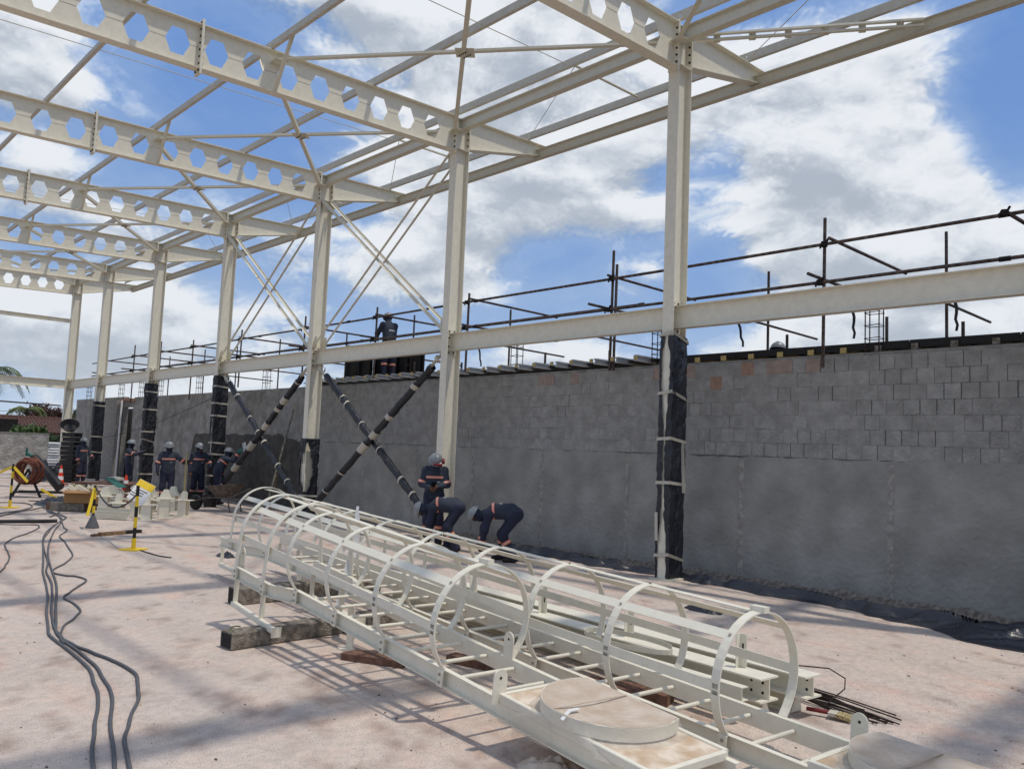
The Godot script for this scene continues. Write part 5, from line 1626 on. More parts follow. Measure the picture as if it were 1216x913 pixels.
	metas(mi, "dark crumbs and grit scattered over the slab", "debris", "", "stuff")

func heap(p: Vector3, rx: float, rz: float, h: float, called: String, label: String, sd: int) -> void:
	fn.seed = 300 + sd; fn.frequency = 1.0; fn.fractal_octaves = 3
	var rows := []
	for i in 15:
		var l := PackedVector3Array()
		for j in 28:
			var a := TAU * j / 28
			var r := i / 14.0
			var e := 1.0 + 0.25 * fn.get_noise_2d(cos(a) * 1.3 + sd, sin(a) * 1.3)
			var x := cos(a) * r * rx * e; var z := sin(a) * r * rz * e
			var y := h * (1 - r * r) * (0.65 + 0.7 * fn.get_noise_2d(x * 2.2 / rx, z * 2.2 / rz + sd)) + h * 0.30 * absf(fn.get_noise_2d(x * 5 / rx + 9, z * 5 / rz)) * (1 - r)
			l.append(p + Vector3(x, maxf(y, 0.0) + 0.004 * (1 - r), z))
		rows.append(l)
	O = p
	beg(); sheet(rows, true)
	solo(called, label, "bag" if "bag" in label else ("plastic sheet" if "tarp" in label or "heap" in label else "rag"), M.film_dusty if "pale" in label else M.plastic, "")

func wall_tarp() -> void:
	fn.seed = 130; fn.frequency = 1.0; fn.fractal_octaves = 2
	O = Vector3(-6, 0, -10)
	var rows := []
	for k in 44:
		var l := PackedVector3Array()
		var q := k / 43.0
		for i in 420:
			var x := -11.6 + i * 0.032
			var grow := smoothstep(-11.6, -10.5, x)
			var wid := 0.34 + 0.16 * fn.get_noise_1d(x * 0.8) + 0.75 * smoothstep(-4.6, -2.6, x)
			var back := -10.36 + 0.07 * fn.get_noise_1d(x * 0.8 + 9) + 0.10 * smoothstep(-9, -5, x)
			var z := back + q * (wid + 0.07 * fn.get_noise_1d(x * 2.6))
			var hh := 0.07 + 0.06 * smoothstep(-4.4, -3.2, x)
			var warp := 0.5 * fn.get_noise_2d(x * 0.9, z * 1.5)
			var fold := 1.0 - 2.2 * absf(fn.get_noise_2d(x * 0.9 + warp, z * 3.4 + x * 0.5))
			var y := pow(sin(PI * q), 1.4) * (hh * (0.55 + 0.5 * fn.get_noise_1d(x * 1.3)) + (0.085 + 0.015 * smoothstep(-4.6, -3.0, x)) * maxf(fold, -0.25) + 0.010 * fn.get_noise_2d(x * 5.0, z * 11.0))
			l.append(Vector3(x, maxf(y, 0.002) * grow + 0.003, z))
		rows.append(l)
	beg(); sheet(rows)
	solo("wall_tarpaulin", "long strip of crumpled black plastic sheet along the foot of the wall", "plastic sheet", mat(Color(0.175, 0.185, 0.215), 0.34, 0.0, null, 2.4, M.plastic.normal_texture, 0.4))

# ------------------------------------------------------------------ people
const NAVY := Color(0.030, 0.039, 0.056)
const NAVY2 := Color(0.016, 0.022, 0.046)
const BOOT := Color(0.02, 0.019, 0.018)
const SKIN := Color(0.13, 0.062, 0.038)
const HOOD := Color(0.017, 0.021, 0.045)

func cap_d(p: Vector3, b: Array) -> float:
	var ab: Vector3 = b[1] - b[0]
	var t := clampf((p - b[0]).dot(ab) / maxf(ab.length_squared(), 1e-8), 0.0, 1.0)
	return (p - (b[0] + ab * t)).length() - lerpf(b[2], b[3], t)

func field(p: Vector3, bones: Array, k: float) -> float:
	var d := 9.0
	for b in bones:
		var e := cap_d(p, b)
		var h := maxf(k - absf(d - e), 0.0) / k
		d = minf(d, e) - h * h * k * 0.25
	return d

# smooth joined capsules meshed as surface nets into S; paint(p, bone) gives the colour
func nets(bones: Array, cell: float, k: float, paint: Callable) -> void:
	var lo := Vector3.ONE * 99; var hi := -lo
	for b in bones:
		for e in 2:
			var r: float = b[2 + e] + cell * 2 + k
			lo = lo.min(b[e] - Vector3.ONE * r); hi = hi.max(b[e] + Vector3.ONE * r)
	var nx := int((hi.x - lo.x) / cell) + 2; var ny := int((hi.y - lo.y) / cell) + 2; var nz := int((hi.z - lo.z) / cell) + 2
	var F := PackedFloat32Array(); F.resize(nx * ny * nz); F.fill(1.0)
	var I := PackedByteArray(); I.resize(nx * ny * nz)
	var B := PackedFloat32Array(); B.resize(nx * ny * nz); B.fill(9.0)
	for n in bones.size():
		var b: Array = bones[n]
		var r := maxf(b[2], b[3]) + k + cell * 2
		var p0: Vector3 = (b[0].min(b[1]) - Vector3.ONE * r - lo) / cell
		var p1: Vector3 = (b[0].max(b[1]) + Vector3.ONE * r - lo) / cell
		var a: Vector3 = b[0]; var ab: Vector3 = b[1] - b[0]
		var l2 := maxf(ab.length_squared(), 1e-8)
		var ra: float = b[2]; var rb: float = b[3]
		for z in range(maxi(0, int(p0.z)), mini(nz, int(p1.z) + 2)):
			for y in range(maxi(0, int(p0.y)), mini(ny, int(p1.y) + 2)):
				for x in range(maxi(0, int(p0.x)), mini(nx, int(p1.x) + 2)):
					var q := lo + Vector3(x, y, z) * cell - a
					var t := clampf(q.dot(ab) / l2, 0.0, 1.0)
					var e := (q - ab * t).length() - lerpf(ra, rb, t)
					var i := (z * ny + y) * nx + x
					if e < B[i]: B[i] = e; I[i] = n
					var d := F[i]
					var h := maxf(k - absf(d - e), 0.0) / k
					F[i] = minf(d, e) - h * h * k * 0.25
	var step := [1, nx, nx * ny]
	var V_ := PackedInt32Array(); V_.resize(nx * ny * nz); V_.fill(-1)
	var P := PackedVector3Array(); var N := PackedVector3Array(); var C := PackedColorArray()
	var cs := []
	for c in 8: cs.append((c & 1) * step[0] + ((c >> 1) & 1) * step[1] + ((c >> 2) & 1) * step[2])
	for z in nz - 1:
		for y in ny - 1:
			for x in nx - 1:
				var i := (z * ny + y) * nx + x
				var f0 := F[i]
				if f0 > cell * 2.0 or f0 < -cell * 2.0: continue
				var m := 0
				for c in 8:
					if F[i + cs[c]] < 0.0: m |= 1 << c
				if m == 0 or m == 255: continue
				var s := Vector3.ZERO; var n := 0
				for c in 8:
					for ax in 3:
						if (c >> ax) & 1: continue
						var c2 := c | (1 << ax)
						if ((m >> c) & 1) == ((m >> c2) & 1): continue
						var fa := F[i + cs[c]]; var fb := F[i + cs[c2]]
						var v := Vector3(c & 1, (c >> 1) & 1, (c >> 2) & 1)
						v[ax] += fa / (fa - fb)
						s += v; n += 1
				var g := Vector3.ZERO
				for c in 8:
					var f := F[i + cs[c]]
					g += Vector3(f if c & 1 else -f, f if c & 2 else -f, f if c & 4 else -f)
				V_[i] = P.size()
				var pp := lo + (Vector3(x, y, z) + s / n) * cell
				P.append(pp); N.append(g.normalized()); C.append(paint.call(pp, I[i]))
	for z in range(1, nz - 1):
		for y in range(1, ny - 1):
			for x in range(1, nx - 1):
				var i := (z * ny + y) * nx + x
				var neg := F[i] < 0.0
				for ax in 3:
					if (F[i + step[ax]] < 0.0) == neg: continue
					var u: int = step[(ax + 1) % 3]; var w: int = step[(ax + 2) % 3]
					var a := V_[i]; var b := V_[i - u]; var c := V_[i - u - w]; var d := V_[i - w]
					if a < 0 or b < 0 or c < 0 or d < 0: continue
					for t in [[a, b, c], [a, c, d]]:
						var n0 := N[t[0]]
						var order: Array = t
						if (P[t[1]] - P[t[0]]).cross(P[t[2]] - P[t[0]]).dot(N[t[0]] + N[t[1]] + N[t[2]]) > 0.0: order = [t[0], t[2], t[1]]
						for v in order:
							S.set_normal(N[v]); S.set_color(C[v]); S.add_vertex(P[v] - O)

func ring_on(bones: Array, a: Vector3, b: Vector3, t: float, w: float, lift: float, r0: float) -> void:
	var ax := (b - a).normalized()
	var sd := ax.cross(Vector3(0.3, 0.2, 1)).normalized()
	var up := sd.cross(ax)
	var rows := []
	for e in 2:
		var c := a.lerp(b, t) + ax * w * (e - 0.5)
		var l := PackedVector3Array()
		for k in 22:
			var d := sd * cos(TAU * k / 22) + up * sin(TAU * k / 22)
			var r := r0
			for it in 24:
				var f := field(c + d * r, bones, 0.05)
				if f < 0.002: break
				r -= f
				if r < 0.01: break
			l.append(c + d * (r + lift))
		rows.append(l)
	sheet(rows, true)

func person(label: String, pos: Vector3, toward: Vector3, o: Dictionary, cell := 0.02) -> Node3D:
	var J := {"hipL": Vector3(0.09, 0.90, 0), "hipR": Vector3(-0.09, 0.90, 0), "kneeL": Vector3(0.11, 0.48, 0.025), "kneeR": Vector3(-0.11, 0.48, 0.025), "ankL": Vector3(0.115, 0.09, -0.02), "ankR": Vector3(-0.115, 0.09, -0.02),
		"toeL": Vector3(0.14, 0.04, 0.15), "toeR": Vector3(-0.14, 0.04, 0.15), "waist": Vector3(0, 1.02, 0), "chest": Vector3(0, 1.27, 0.0), "shL": Vector3(0.165, 1.37, -0.015), "shR": Vector3(-0.165, 1.37, -0.015),
		"elL": Vector3(0.235, 1.11, -0.03), "elR": Vector3(-0.235, 1.11, -0.03), "wrL": Vector3(0.245, 0.88, 0.06), "wrR": Vector3(-0.245, 0.88, 0.06), "neck": Vector3(0, 1.43, 0.0), "head": Vector3(0, 1.50, 0.015), "hf": Vector3(0, -0.1, 1), "hu": Vector3(0, 1, 0.1)}
	for k in o: J[k] = o[k]
	var t := thing("person", label, "person", pos, "workers in navy overalls")
	t.rotation.y = atan2(toward.x, toward.z)
	t.scale = Vector3.ONE * (o.get("tall", 0.955) as float)
	O = Vector3.ZERO
	var torso := [
		[J.hipL * 0.8 + J.hipR * 0.2, J.chest + (J.shL - J.shR) * 0.20, 0.115, 0.120], [J.hipR * 0.8 + J.hipL * 0.2, J.chest + (J.shR - J.shL) * 0.20, 0.115, 0.120],
		[J.waist, J.chest, 0.13, 0.125], [J.shL, J.shR, 0.075, 0.075], [J.chest, J.neck, 0.11, 0.075]]
	var armL := [[J.shL, J.elL, 0.074, 0.060], [J.elL, J.wrL, 0.058, 0.047]]
	var armR := [[J.shR, J.elR, 0.074, 0.060], [J.elR, J.wrR, 0.058, 0.047]]
	var legL := [[J.hipL, J.kneeL, 0.105, 0.080], [J.kneeL, J.ankL, 0.078, 0.068]]
	var legR := [[J.hipR, J.kneeR, 0.105, 0.080], [J.kneeR, J.ankR, 0.078, 0.068]]
	var feet := [[J.ankL + (J.toeL - J.ankL) * -0.15 - Vector3(0, 0.03, 0), J.toeL, 0.050, 0.042], [J.ankR + (J.toeR - J.ankR) * -0.15 - Vector3(0, 0.03, 0), J.toeR, 0.050, 0.042]]
	var hf: Vector3 = J.hf.normalized(); var hu: Vector3 = (J.hu - hf * J.hu.dot(hf)).normalized(); var hs := hu.cross(hf)
	var hc: Vector3 = J.head + hu * 0.085
	var neck := [[J.neck, J.head + hu * 0.02, 0.062, 0.060], [hc - hu * 0.02, hc + hu * 0.02, 0.085, 0.085]]
	var all := torso + armL + armR + legL + legR + feet + neck
	var nb := all.size()
	beg()
	nets(all, cell, 0.05, func(p, i): return BOOT if i >= nb - 4 and i < nb - 2 else (HOOD if i >= nb - 2 else (NAVY if p.y > J.waist.y or i < 5 else NAVY2)))
	# head with its face, and hands with their fingers, on grids of their own
	var hd := [[hc + hu * 0.015 - hf * 0.012, hc + hu * 0.02 - hf * 0.005, 0.092, 0.088], [hc - hu * 0.05 + hf * 0.03, hc - hu * 0.085 + hf * 0.035, 0.058, 0.044], [hc + hu * 0.008 + hf * 0.085, hc - hu * 0.022 + hf * 0.104, 0.010, 0.016],
		[hc + hu * 0.028 + hf * 0.078 - hs * 0.03, hc + hu * 0.028 + hf * 0.078 + hs * 0.03, 0.016, 0.016], [hc + hs * 0.088, hc + hs * 0.090 - hu * 0.03, 0.016, 0.012], [hc - hs * 0.088, hc - hs * 0.090 - hu * 0.03, 0.016, 0.012], [J.neck, J.head, 0.066, 0.072]]
	var masked: bool = o.get("masked", true)
	nets(hd, maxf(cell * 0.5, 0.008), 0.03, func(p, i):
		var q: Vector3 = p - hc
		var front := q.dot(hf) > 0.045 and absf(q.dot(hs)) < 0.068
		if front and q.dot(hu) < 0.05 and q.dot(hu) > (-0.012 if masked else -0.10): return SKIN
		return HOOD)
	var glove: Color = o.get("glove", SKIN)
	for side in [[J.elL, J.wrL, 1.0], [J.elR, J.wrR, -1.0]]:
		var d: Vector3 = (side[1] - side[0]).normalized()
		var inn: Vector3 = (hs * -side[2])
		inn = (inn - d * inn.dot(d)).normalized()
		var fw: Vector3 = d.cross(inn) * -side[2]
		var w: Vector3 = side[1] + d * 0.01
		var curl: float = o.get("curl", 0.5)
		var hb := [[w, w + d * 0.04, 0.026, 0.028], [w + d * 0.05 + fw * 0.022, w + d * 0.085 + fw * 0.026, 0.017, 0.014], [w + d * 0.05 - fw * 0.022, w + d * 0.08 - fw * 0.024, 0.017, 0.014], [w + d * 0.03, w + d * 0.085, 0.02, 0.015]]
		for k in 4:
			var off: Vector3 = fw * (0.031 - 0.021 * k)
			var ln: float = [0.036, 0.041, 0.038, 0.029][k]
			var k0: Vector3 = w + d * (0.09 - 0.003 * absf(k - 1.0)) + off
			var d1: Vector3 = (d * cos(curl) + inn * sin(curl)); var d2: Vector3 = (d * cos(curl * 2.4) + inn * sin(curl * 2.4))
			var k1: Vector3 = k0 + d1 * ln; var k2: Vector3 = k1 + d2 * ln * 0.8
			hb.append([k0, k1, 0.0105, 0.0095]); hb.append([k1, k2, 0.0095, 0.0080])
		var th0: Vector3 = w + d * 0.03 + fw * 0.028 + inn * 0.01
		var th1: Vector3 = th0 + (d * 0.6 + fw * 0.6 + inn * 0.35).normalized() * 0.042
		hb.append([th0, th1, 0.014, 0.011]); hb.append([th1, th1 + (d * 0.85 + inn * 0.4).normalized() * 0.030, 0.011, 0.009])
		nets(hb, maxf(cell * 0.32, 0.005), 0.010, func(_p, _i): return glove)
	part("body", M.cloth, t)
	# helmet
	beg()
	var hb := Basis(hs, hu, hf)
	var hp := PackedVector2Array()
	for k in 9:
		var a := PI / 2 * k / 8
		hp.append(Vector2(0.128 * cos(a), 0.115 * sin(a)))
	var hcen := hc + hu * 0.035
	lathe(hcen, hp, 20, hb * Basis.from_scale(Vector3(0.93, 1, 1.10)))
	lathe(hcen, PackedVector2Array([Vector2(0.118, -0.002), Vector2(0.146, -0.006), Vector2(0.143, 0.004), Vector2(0.124, 0.010)]), 20, hb * Basis.from_scale(Vector3(0.93, 1, 1.10)))
	var vis := []
	for e in 2:
		var l := PackedVector3Array()
		for k in 9:
			var a := -0.9 + 1.8 * k / 8
			l.append(hcen + hb * Vector3(sin(a) * (0.118 + 0.006 * e), -0.004 - 0.014 * e, cos(a) * 0.138 + 0.052 * e * cos(a)))
		vis.append(l)
	sheet(vis)
	tube(PackedVector3Array([hcen + hb * Vector3(0, 0.045, 0.126), hcen + hb * Vector3(0, 0.095, 0.08), hcen + hb * Vector3(0, 0.116, 0), hcen + hb * Vector3(0, 0.095, -0.08)]), 0.012, 6)
	part("helmet", M.helmet, t)
	beg()
	for s in [-1, 1]: lathe(hc + hu * 0.012 + hf * 0.086 + hs * 0.032 * s, PackedVector2Array([Vector2(0, -0.008), Vector2(0.010, 0), Vector2(0, 0.008)]), 8, hb)
	part("eyes", M.lens, t)
	if o.get("visor", false):
		beg()
		box(hcen + hb * Vector3(0.135, 0.01, 0.06), Vector3(0.05, 0.06, 0.09), hb, 0.012)
		box(hcen + hb * Vector3(0.03, -0.005, 0.155), Vector3(0.16, 0.05, 0.03), hb, 0.010)
		part("raised_visor", M.red, t)
	# bands that catch the light
	var bands := [[torso, J.waist, J.chest, o.get("band", 0.92), 0.045, 0.32], [armL, J.shL, J.elL, 0.86, 0.05, 0.11], [armR, J.shR, J.elR, 0.86, 0.05, 0.11], [legL, J.kneeL, J.ankL, 0.35, 0.055, 0.12], [legR, J.kneeR, J.ankR, 0.35, 0.055, 0.12]]
	if o.get("cuffs", false):
		bands[1] = [armL, J.elL, J.wrL, 0.80, 0.055, 0.10]; bands[2] = [armR, J.elR, J.wrR, 0.80, 0.055, 0.10]
	if o.get("plain", false): bands = bands.slice(3)
	for b in bands:
		beg(); ring_on(b[0], b[1], b[2], b[3], b[4], 0.007, b[5])
		var sp := part("orange_band", M.stripe, t)
		beg(); ring_on(b[0], b[1], b[2], b[3], 0.014, 0.010, b[5])
		part("silver_line", M.silver, sp)
	# small pale badge on the chest or print on the back
	beg()
	var ax: Vector3 = (J.chest - J.waist).normalized()
	var sd: Vector3 = (J.shL - J.shR).normalized()
	var fr := sd.cross(ax) * -1.0
	if fr.dot(hf) < 0 and fr.y > -0.3: fr = -fr
	fr = sd.cross(ax)
	for w in [[1.0, 0.55, 3, 0.085], [-1.0, 0.62, 5, 0.0]]:
		for k in w[2]:
			var c: Vector3 = J.waist.lerp(J.chest, w[1]) + sd * (w[3] + (k - w[2] / 2.0) * 0.034 * (0.6 if w[0] > 0 else 1.0)) + ax * 0.012 * (k % 2)
			var dir: Vector3 = fr * w[0]
			var r := 0.34
			for it in 24:
				var f := field(c + dir * r, torso, 0.05)
				if f < 0.002: break
				r -= f
			var h: float = 0.020 if w[0] > 0 else 0.045
			prof(rect(0.014 if w[0] > 0 else 0.022, h), c + dir * (r - 0.006), c + dir * (r + 0.008), ax)
	part("printed_mark", M.silver, t)
	return t

func people() -> void:
	var left := Vector3(-0.685, 0, 0.728)
	person("worker looking down at a phone against the second steel column", Vector3(-11.80, 0, -9.28), Vector3(0.75, 0, 0.62), {"tall": 0.98, "visor": true, "elL": Vector3(0.235, 1.12, 0.04), "elR": Vector3(-0.235, 1.12, 0.04), "wrL": Vector3(0.07, 1.08, 0.24), "wrR": Vector3(-0.08, 1.06, 0.24), "head": Vector3(0, 1.475, 0.045), "hf": Vector3(0.1, -0.75, 1), "cuffs": false, "masked": true, "curl": 0.9}, 0.015)
	O = Vector3(-11.55, 1.1, -9.05)
	beg(); box(Vector3(-11.565, 1.105, -9.075), Vector3(0.075, 0.010, 0.15), Basis(Vector3.UP, 0.8) * Basis(Vector3.RIGHT, 0.5), 0.003)
	solo("phone", "black phone held by the worker at the second column", "phone", M.lens)
	var bend := {"tall": 0.93, "band": 1.12, "hipL": Vector3(0.10, 0.80, -0.18), "hipR": Vector3(-0.10, 0.80, -0.18), "kneeL": Vector3(0.13, 0.44, 0.02), "kneeR": Vector3(-0.13, 0.45, 0.06), "ankL": Vector3(0.14, 0.09, -0.16), "ankR": Vector3(-0.14, 0.09, 0.02), "toeL": Vector3(0.16, 0.04, 0.0), "toeR": Vector3(-0.16, 0.04, 0.19),
		"waist": Vector3(0, 0.86, -0.08), "chest": Vector3(0, 0.84, 0.19), "shL": Vector3(0.165, 0.79, 0.29), "shR": Vector3(-0.165, 0.79, 0.29), "elL": Vector3(0.20, 0.53, 0.35), "elR": Vector3(-0.20, 0.53, 0.32), "wrL": Vector3(0.15, 0.29, 0.39), "wrR": Vector3(-0.17, 0.30, 0.36), "neck": Vector3(0, 0.78, 0.36), "head": Vector3(0, 0.73, 0.43), "hf": Vector3(0, -1, 0.2), "hu": Vector3(0, 0.0, 1), "cuffs": true, "masked": true}
	person("worker bending down in front of the worker with the phone", Vector3(-11.02, 0, -9.02), left, bend, 0.015)
	var b2 := bend.duplicate()
	b2.kneeL = Vector3(0.13, 0.46, 0.06); b2.elR = Vector3(-0.21, 0.54, 0.38); b2.wrR = Vector3(-0.18, 0.31, 0.42); b2.hf = Vector3(0.1, -1, 0.5)
	person("worker bending over apart, farther right than the other bending man", Vector3(-9.60, 0, -9.02), left, b2, 0.015)
	person("masked worker facing us and holding a hoe upright", Vector3(-22.1, 0, -8.42), Vector3(0.93, 0, 0.36), {"elL": Vector3(0.40, 1.18, 0.03), "wrL": Vector3(0.52, 1.20, 0.20), "elR": Vector3(-0.27, 1.12, 0.0), "wrR": Vector3(-0.26, 0.90, 0.10), "glove": BOOT, "masked": true, "hf": Vector3(0, -0.2, 1), "curl": 1.1}, 0.022)
	var h := thing("hoe", "long handled hoe held upright by the masked worker", "hoe", Vector3(-21.75, 0, -8.78))
	beg(); rod(Vector3(-21.66, 0.04, -8.72), Vector3(-21.76, 1.34, -8.76), 0.022); part("handle", M.yellow_wood, h)
	beg(); box(Vector3(-21.66, 0.03, -8.72), Vector3(0.26, 0.02, 0.16), Basis(Vector3.UP, 0.5)); part("blade", M.cable_dark, h)
	person("plasterer turned our way, left one of the pair at the fresh render", Vector3(-22.62, 0, -9.45), Vector3(0.95, 0, 0.1), {"masked": false, "hf": Vector3(0.2, -0.25, 1), "elL": Vector3(0.30, 1.12, 0.08), "wrL": Vector3(0.22, 0.98, 0.28)}, 0.024)
	person("plasterer with a green glove, stooping at the wall right of his mate", Vector3(-21.95, 0, -9.72), Vector3(0.15, 0, -1), {"chest": Vector3(0, 1.20, 0.14), "neck": Vector3(0, 1.34, 0.22), "head": Vector3(0, 1.39, 0.27), "shL": Vector3(0.19, 1.29, 0.17), "shR": Vector3(-0.19, 1.29, 0.17), "elL": Vector3(0.27, 1.02, 0.16), "wrL": Vector3(0.28, 0.80, 0.22), "elR": Vector3(-0.36, 1.26, 0.32), "wrR": Vector3(-0.42, 1.46, 0.42), "glove": Color(0.03, 0.16, 0.14), "cuffs": true}, 0.024)
	O = Vector3(-21.5, 1.5, -10.2)
	beg(); box(Vector3(-21.52, 1.56, -10.24), Vector3(0.13, 0.30, 0.012), Basis(Vector3.UP, 0.2) * Basis(Vector3.BACK, 0.3), 0.003)
	solo("trowel", "plastering trowel raised by the plasterer with the green glove", "trowel", M.silver)
	person("worker reaching towards the baggy column wrapping, seen from behind", Vector3(-26.9, 0, -9.05), Vector3(0.55, 0, -0.85), {"elL": Vector3(0.30, 1.28, 0.18), "wrL": Vector3(0.22, 1.34, 0.42), "elR": Vector3(-0.30, 1.26, 0.20), "wrR": Vector3(-0.16, 1.36, 0.44), "glove": BOOT}, 0.024)
	person("worker beside the black crate stack at the far corner", Vector3(-31.35, 0, -8.95), Vector3(0.9, 0, -0.5), {"elL": Vector3(0.27, 1.14, 0.06), "wrL": Vector3(0.20, 1.02, 0.28), "cuffs": true}, 0.026)
	person("worker with a harness up on the scaffold above the wall", Vector3(-16.45, 3.39, -11.35), Vector3(-0.95, 0, -0.15), {"chest": Vector3(0, 1.25, 0.07), "shL": Vector3(0.165, 1.35, 0.08), "shR": Vector3(-0.165, 1.35, 0.08), "neck": Vector3(0, 1.41, 0.10), "head": Vector3(0, 1.47, 0.14), "hf": Vector3(-0.2, -0.35, 1), "elL": Vector3(0.23, 1.14, 0.26), "wrL": Vector3(0.12, 1.06, 0.50), "elR": Vector3(-0.24, 1.12, 0.24), "wrR": Vector3(-0.16, 1.00, 0.46), "glove": BOOT, "plain": true}, 0.02)
	person("worker behind the wall with only the helmet showing", Vector3(-6.34, 1.93, -11.55), Vector3(-0.3, 0, -1), {}, 0.024)
	O = Vector3(-6.34, 1.9, -11.6)
	beg(); box(Vector3(-6.34, 1.905, -11.6), Vector3(2.4, 0.04, 0.5), Basis.IDENTITY, 0.004)
	solo("scaffold_plank", "plank behind the wall under the hidden worker", "plank", M.plank)

# ------------------------------------------------------------------ beyond the site
func leafy(c: Vector3, r: Vector3, n: int, size: float, sd: int) -> void:
	seed(sd)
	for k in n:
		var d := Vector3(rnd(-1, 1), rnd(-0.8, 1), rnd(-1, 1))
		if d.length() > 1.0: d = d.normalized() * rnd(0.6, 1.0)
		var lump := 0.75 + 0.45 * fn.get_noise_3d(d.x * 1.7 + sd, d.y * 1.7, d.z * 1.7) * 1.6
		var p := c + d * r * lump
		var n_ := Vector3(rnd(-1, 1), rnd(-0.2, 1.4), rnd(-1, 1)).normalized()
		var u := n_.cross(Vector3(rnd(-1, 1), rnd(-1, 1), rnd(-1, 1))).normalized()
		var v := n_.cross(u)
		var s := size * rnd(0.6, 1.3)
		t3(p - u * s * 0.5, p + v * s * 0.28, p + u * s * 0.5, n_)
		t3(p - u * s * 0.5, p - v * s * 0.28, p + u * s * 0.5, n_)

func tree(p: Vector3, h: float, r: Vector3, m: Material, label: String, sd: int, called := "tree") -> void:
	var t := thing(called, label, "tree" if called == "tree" else "bush", p, "", "thing")
	fn.seed = sd; fn.frequency = 1.0; fn.fractal_octaves = 3
	var top := p + Vector3(0, h - r.y * 0.9, 0)
	beg(); tube(PackedVector3Array([p, p.lerp(top, 0.5) + Vector3(0.1, 0, 0.1), top]), 0.16 * h / 4, 8, true, 0.05)
	for k in 5:
		var a := TAU * k / 5 + sd
		tube(PackedVector3Array([p.lerp(top, 0.6 + 0.06 * k), top + Vector3(cos(a) * r.x * 0.6, r.y * 0.3, sin(a) * r.z * 0.6)]), 0.05 * h / 4, 6, true, 0.015)
	part("trunk", M.bark, t)
	beg()
	leafy(p + Vector3(0, h - r.y, 0), r, 1500, 0.34, sd)
	for k in 6:
		var a := TAU * k / 6 + sd
		leafy(p + Vector3(cos(a) * r.x * 0.6, h - r.y * (0.7 + 0.5 * sin(a * 2.3)), sin(a) * r.z * 0.6), r * 0.5, 260, 0.3, sd + k)
	part("crown", m, t)

func palm(p: Vector3, h: float, n: int, len_: float, label: String, sd: int) -> void:
	var t := thing("palm_tree", label, "palm tree", p, "palms beyond the low wall")
	seed(sd)
	var top := p + Vector3(0.3, h, 0.2)
	beg(); tube(PackedVector3Array([p, p + Vector3(0.05, h * 0.4, 0.0), p + Vector3(0.2, h * 0.8, 0.1), top]), 0.17, 8, true, 0.11)
	part("trunk", M.bark, t)
	for k in n:
		var a := TAU * k / n + rnd(-0.2, 0.2)
		var rise := rnd(0.15, 0.9)
		var d := Vector3(cos(a), 0, sin(a))
		beg()
		var prev := top
		var spine := PackedVector3Array([top])
		for j in range(1, 9):
			var f := j / 8.0
			spine.append(top + d * len_ * f * (1.0 - 0.25 * f) + Vector3(0, len_ * (rise * f - (0.55 + rise * 0.7) * f * f), 0))
		tube(spine, 0.03, 5, true, 0.008)
		for j in range(1, 9):
			for e in 3:
				var q := spine[j - 1].lerp(spine[j], e / 3.0)
				var f := (j - 1 + e / 3.0) / 8.0
				var ll := len_ * 0.26 * sin(PI * (0.12 + 0.80 * f))
				var sd_ := d.cross(Vector3.UP)
				for s in [-1, 1]:
					var tip: Vector3 = q + sd_ * s * ll * 0.75 + d * ll * 0.4 - Vector3(0, ll * rnd(0.45, 0.75), 0)
					t3(q, q + d * 0.10, tip, (Vector3.UP + sd_ * s * 0.3).normalized())
		part("frond", M.leaf_palm if k % 3 else M.leaf_dark, t)

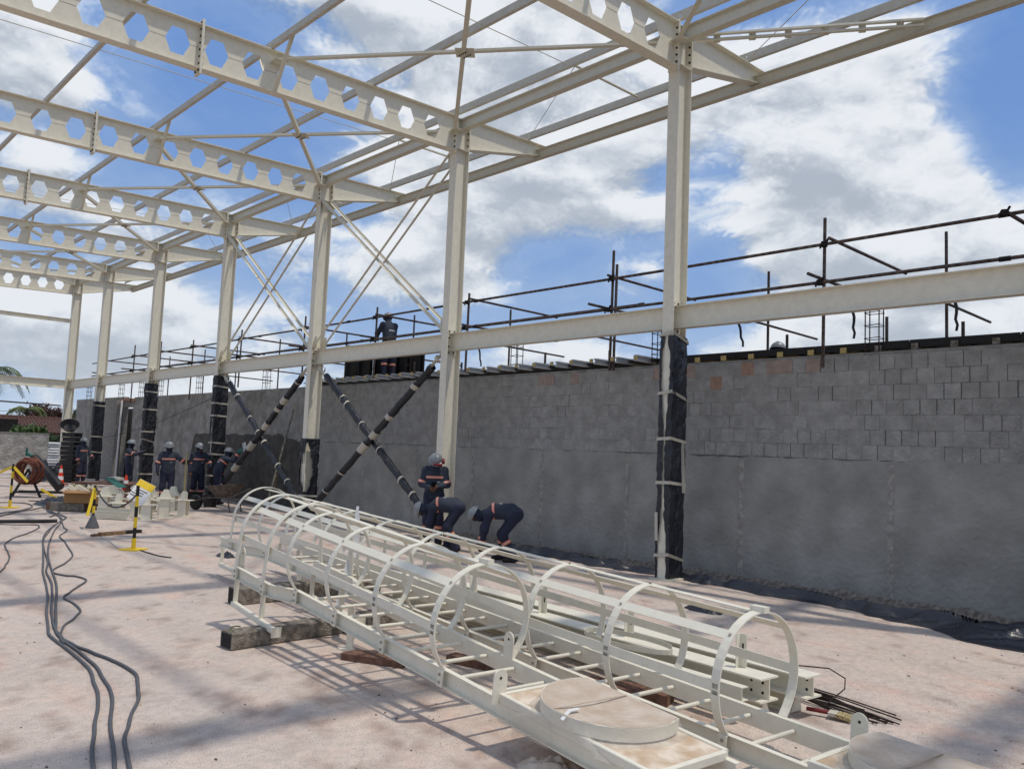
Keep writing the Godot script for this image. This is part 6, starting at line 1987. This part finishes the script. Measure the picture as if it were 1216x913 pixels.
func background() -> void:
	# low wall beyond the far columns
	var w := thing("low_wall", "low grey rendered wall closing the site beyond the farthest column", "wall", Vector3(-44, 0, -2))
	beg(); box(Vector3(-44, 0.86, -1.5), Vector3(0.16, 1.72, 19.0)); part("render", M.plaster_old, w)
	beg(); box(Vector3(-44, 1.735, -1.5), Vector3(0.20, 0.03, 19.04)); part("coping", M.plaster_edge, w)
	seed(17)
	for k in 9:
		O = Vector3(-50.2, 0, -12.75)
		var c := Vector3(-50.2 + rnd(-0.1, 0.1), 0.08 + 0.145 * k, -12.75 + rnd(-0.14, 0.14))
		beg(); box(c, Vector3(1.6, 0.10, 1.05), Basis(Vector3.UP, 0.1 + rnd(-0.08, 0.08)), 0.01)
		O = c
		S = SurfaceTool.new(); S.begin(Mesh.PRIMITIVE_TRIANGLES)
		box(c, Vector3(1.6, 0.10, 1.05), Basis(Vector3.UP, 0.1 + rnd(-0.08, 0.08)), 0.01)
		solo("white_panel", "white panel stacked beyond the farthest column, %s from the bottom" % ORD[k], "panel", M.sheet_white, "stacked white panels")
		if k < 8:
			O = c + Vector3(0, 0.0725, 0)
			beg(); box(O, Vector3(1.4, 0.045, 0.08)); solo("spacer_lath", "dark spacer lath in the white panel stack, %s from the bottom" % ORD[k], "lath", M.timber_end, "laths in the panel stack")
	# houses
	var hs := thing("tiled_house", "low house with a red brown tiled roof behind the farthest column", "house", Vector3(-80, 0, -20.5))
	beg(); box(Vector3(-80, 0.95, -20.5), Vector3(7, 1.9, 8.0)); part("wall", M.house, hs)
	beg()
	for s in [-1, 1]:
		for k in 34:
			var z := -24.9 + k * 0.265
			var a := Vector3(-80 + s * 4.0, 1.75, z); var b := Vector3(-80, 3.0, z)
			tube(PackedVector3Array([a, b]), 0.15, 6)
	part("roof", M.roof, hs)
	beg(); rod(Vector3(-80, 3.08, -25.0), Vector3(-80, 3.08, -16.0), 0.16, 8); part("ridge", M.roof, hs)
	var dh := thing("dark_gabled_shed", "dark shed with a sloping roof at the left edge beyond the low wall", "shed", Vector3(-70, 0, -10.5))
	beg(); box(Vector3(-71, 0.9, -10.0), Vector3(4, 1.8, 9.0)); part("wall", M.gable, dh)
	beg(); prof(PackedVector2Array([Vector2(-5.3, 1.72), Vector2(-3.2, 2.62), Vector2(5.0, 2.72), Vector2(5.0, 1.72)]), Vector3(-68.4, 0, -10), Vector3(-73.6, 0, -10)); part("roof", M.gable, dh)
	beg(); bar(Vector3(-68.3, 2.66, -13.3), Vector3(-68.3, 2.76, -4.9), 0.2, 0.10); part("ridge_sheet", M.sheet_white, dh)
	tree(Vector3(-100.5, 0, -24.6), 4.9, Vector3(3.0, 1.6, 3.2), M.leaf_red, "reddish brown leafed tree behind the tiled house", 201)
	tree(Vector3(-98, 0, -28.5), 4.8, Vector3(2.6, 1.5, 2.6), M.leaf_dark, "dark green tree right of the reddish one behind the farthest column", 202)
	tree(Vector3(-60.5, 0, -13.9), 2.15, Vector3(1.9, 0.85, 1.6), M.leaf, "green bush above the right end of the low wall", 203, "bush")
	tree(Vector3(-56.0, 0, -14.3), 1.5, Vector3(1.2, 0.75, 1.2), M.leaf_dark, "dark bush beside the white panel stack", 204, "bush")
	tree(Vector3(-63.0, 0, -11.6), 2.0, Vector3(2.2, 0.6, 1.6), M.leaf_dark, "dark bush before the shed at the left", 205, "bush")
	palm(Vector3(-96.2, 0, -21.9), 4.2, 11, 2.6, "small pale palm left of the reddish tree", 211)
	palm(Vector3(-86.0, 0, -16.3), 7.0, 13, 4.4, "tall palm cut by the left edge of the picture", 212)
	palm(Vector3(-86.4, 0, -16.2), 2.9, 9, 1.9, "low palm beside the dark shed at the left edge", 213)
	palm(Vector3(-30.5, 0, -20.0), 4.5, 10, 1.6, "small palm showing over the wall between the fourth and torn columns", 214)
	O = Vector3(-60, 4, -10)
	beg(); tube(PackedVector3Array([Vector3(-70, 3.6, 4), Vector3(-62, 3.1, -12), Vector3(-56, 3.4, -26)]), 0.012, 5)
	solo("power_line", "thin power line far behind the farthest column", "cable", M.cable_dark)
	O = Vector3(-39, 2, -9)
	beg(); rod(Vector3(-38.6, 2.95, -10.0), Vector3(-38.9, 3.0, -7.6), 0.03)
	solo("projecting_bar", "dark bar poking out left of the farthest column", "bar", M.scaf)

func _ready() -> void:
	seed(1)
	set_up()
	make_materials()
	build_ground()
	build_wall()
	build_frame()
	scaffold()
	formwork()
	starters()
	background()
	build_ladders()
	stacked_beams()
	timbers()
	wall_tarp()
	people()
	cables()
	clutter()
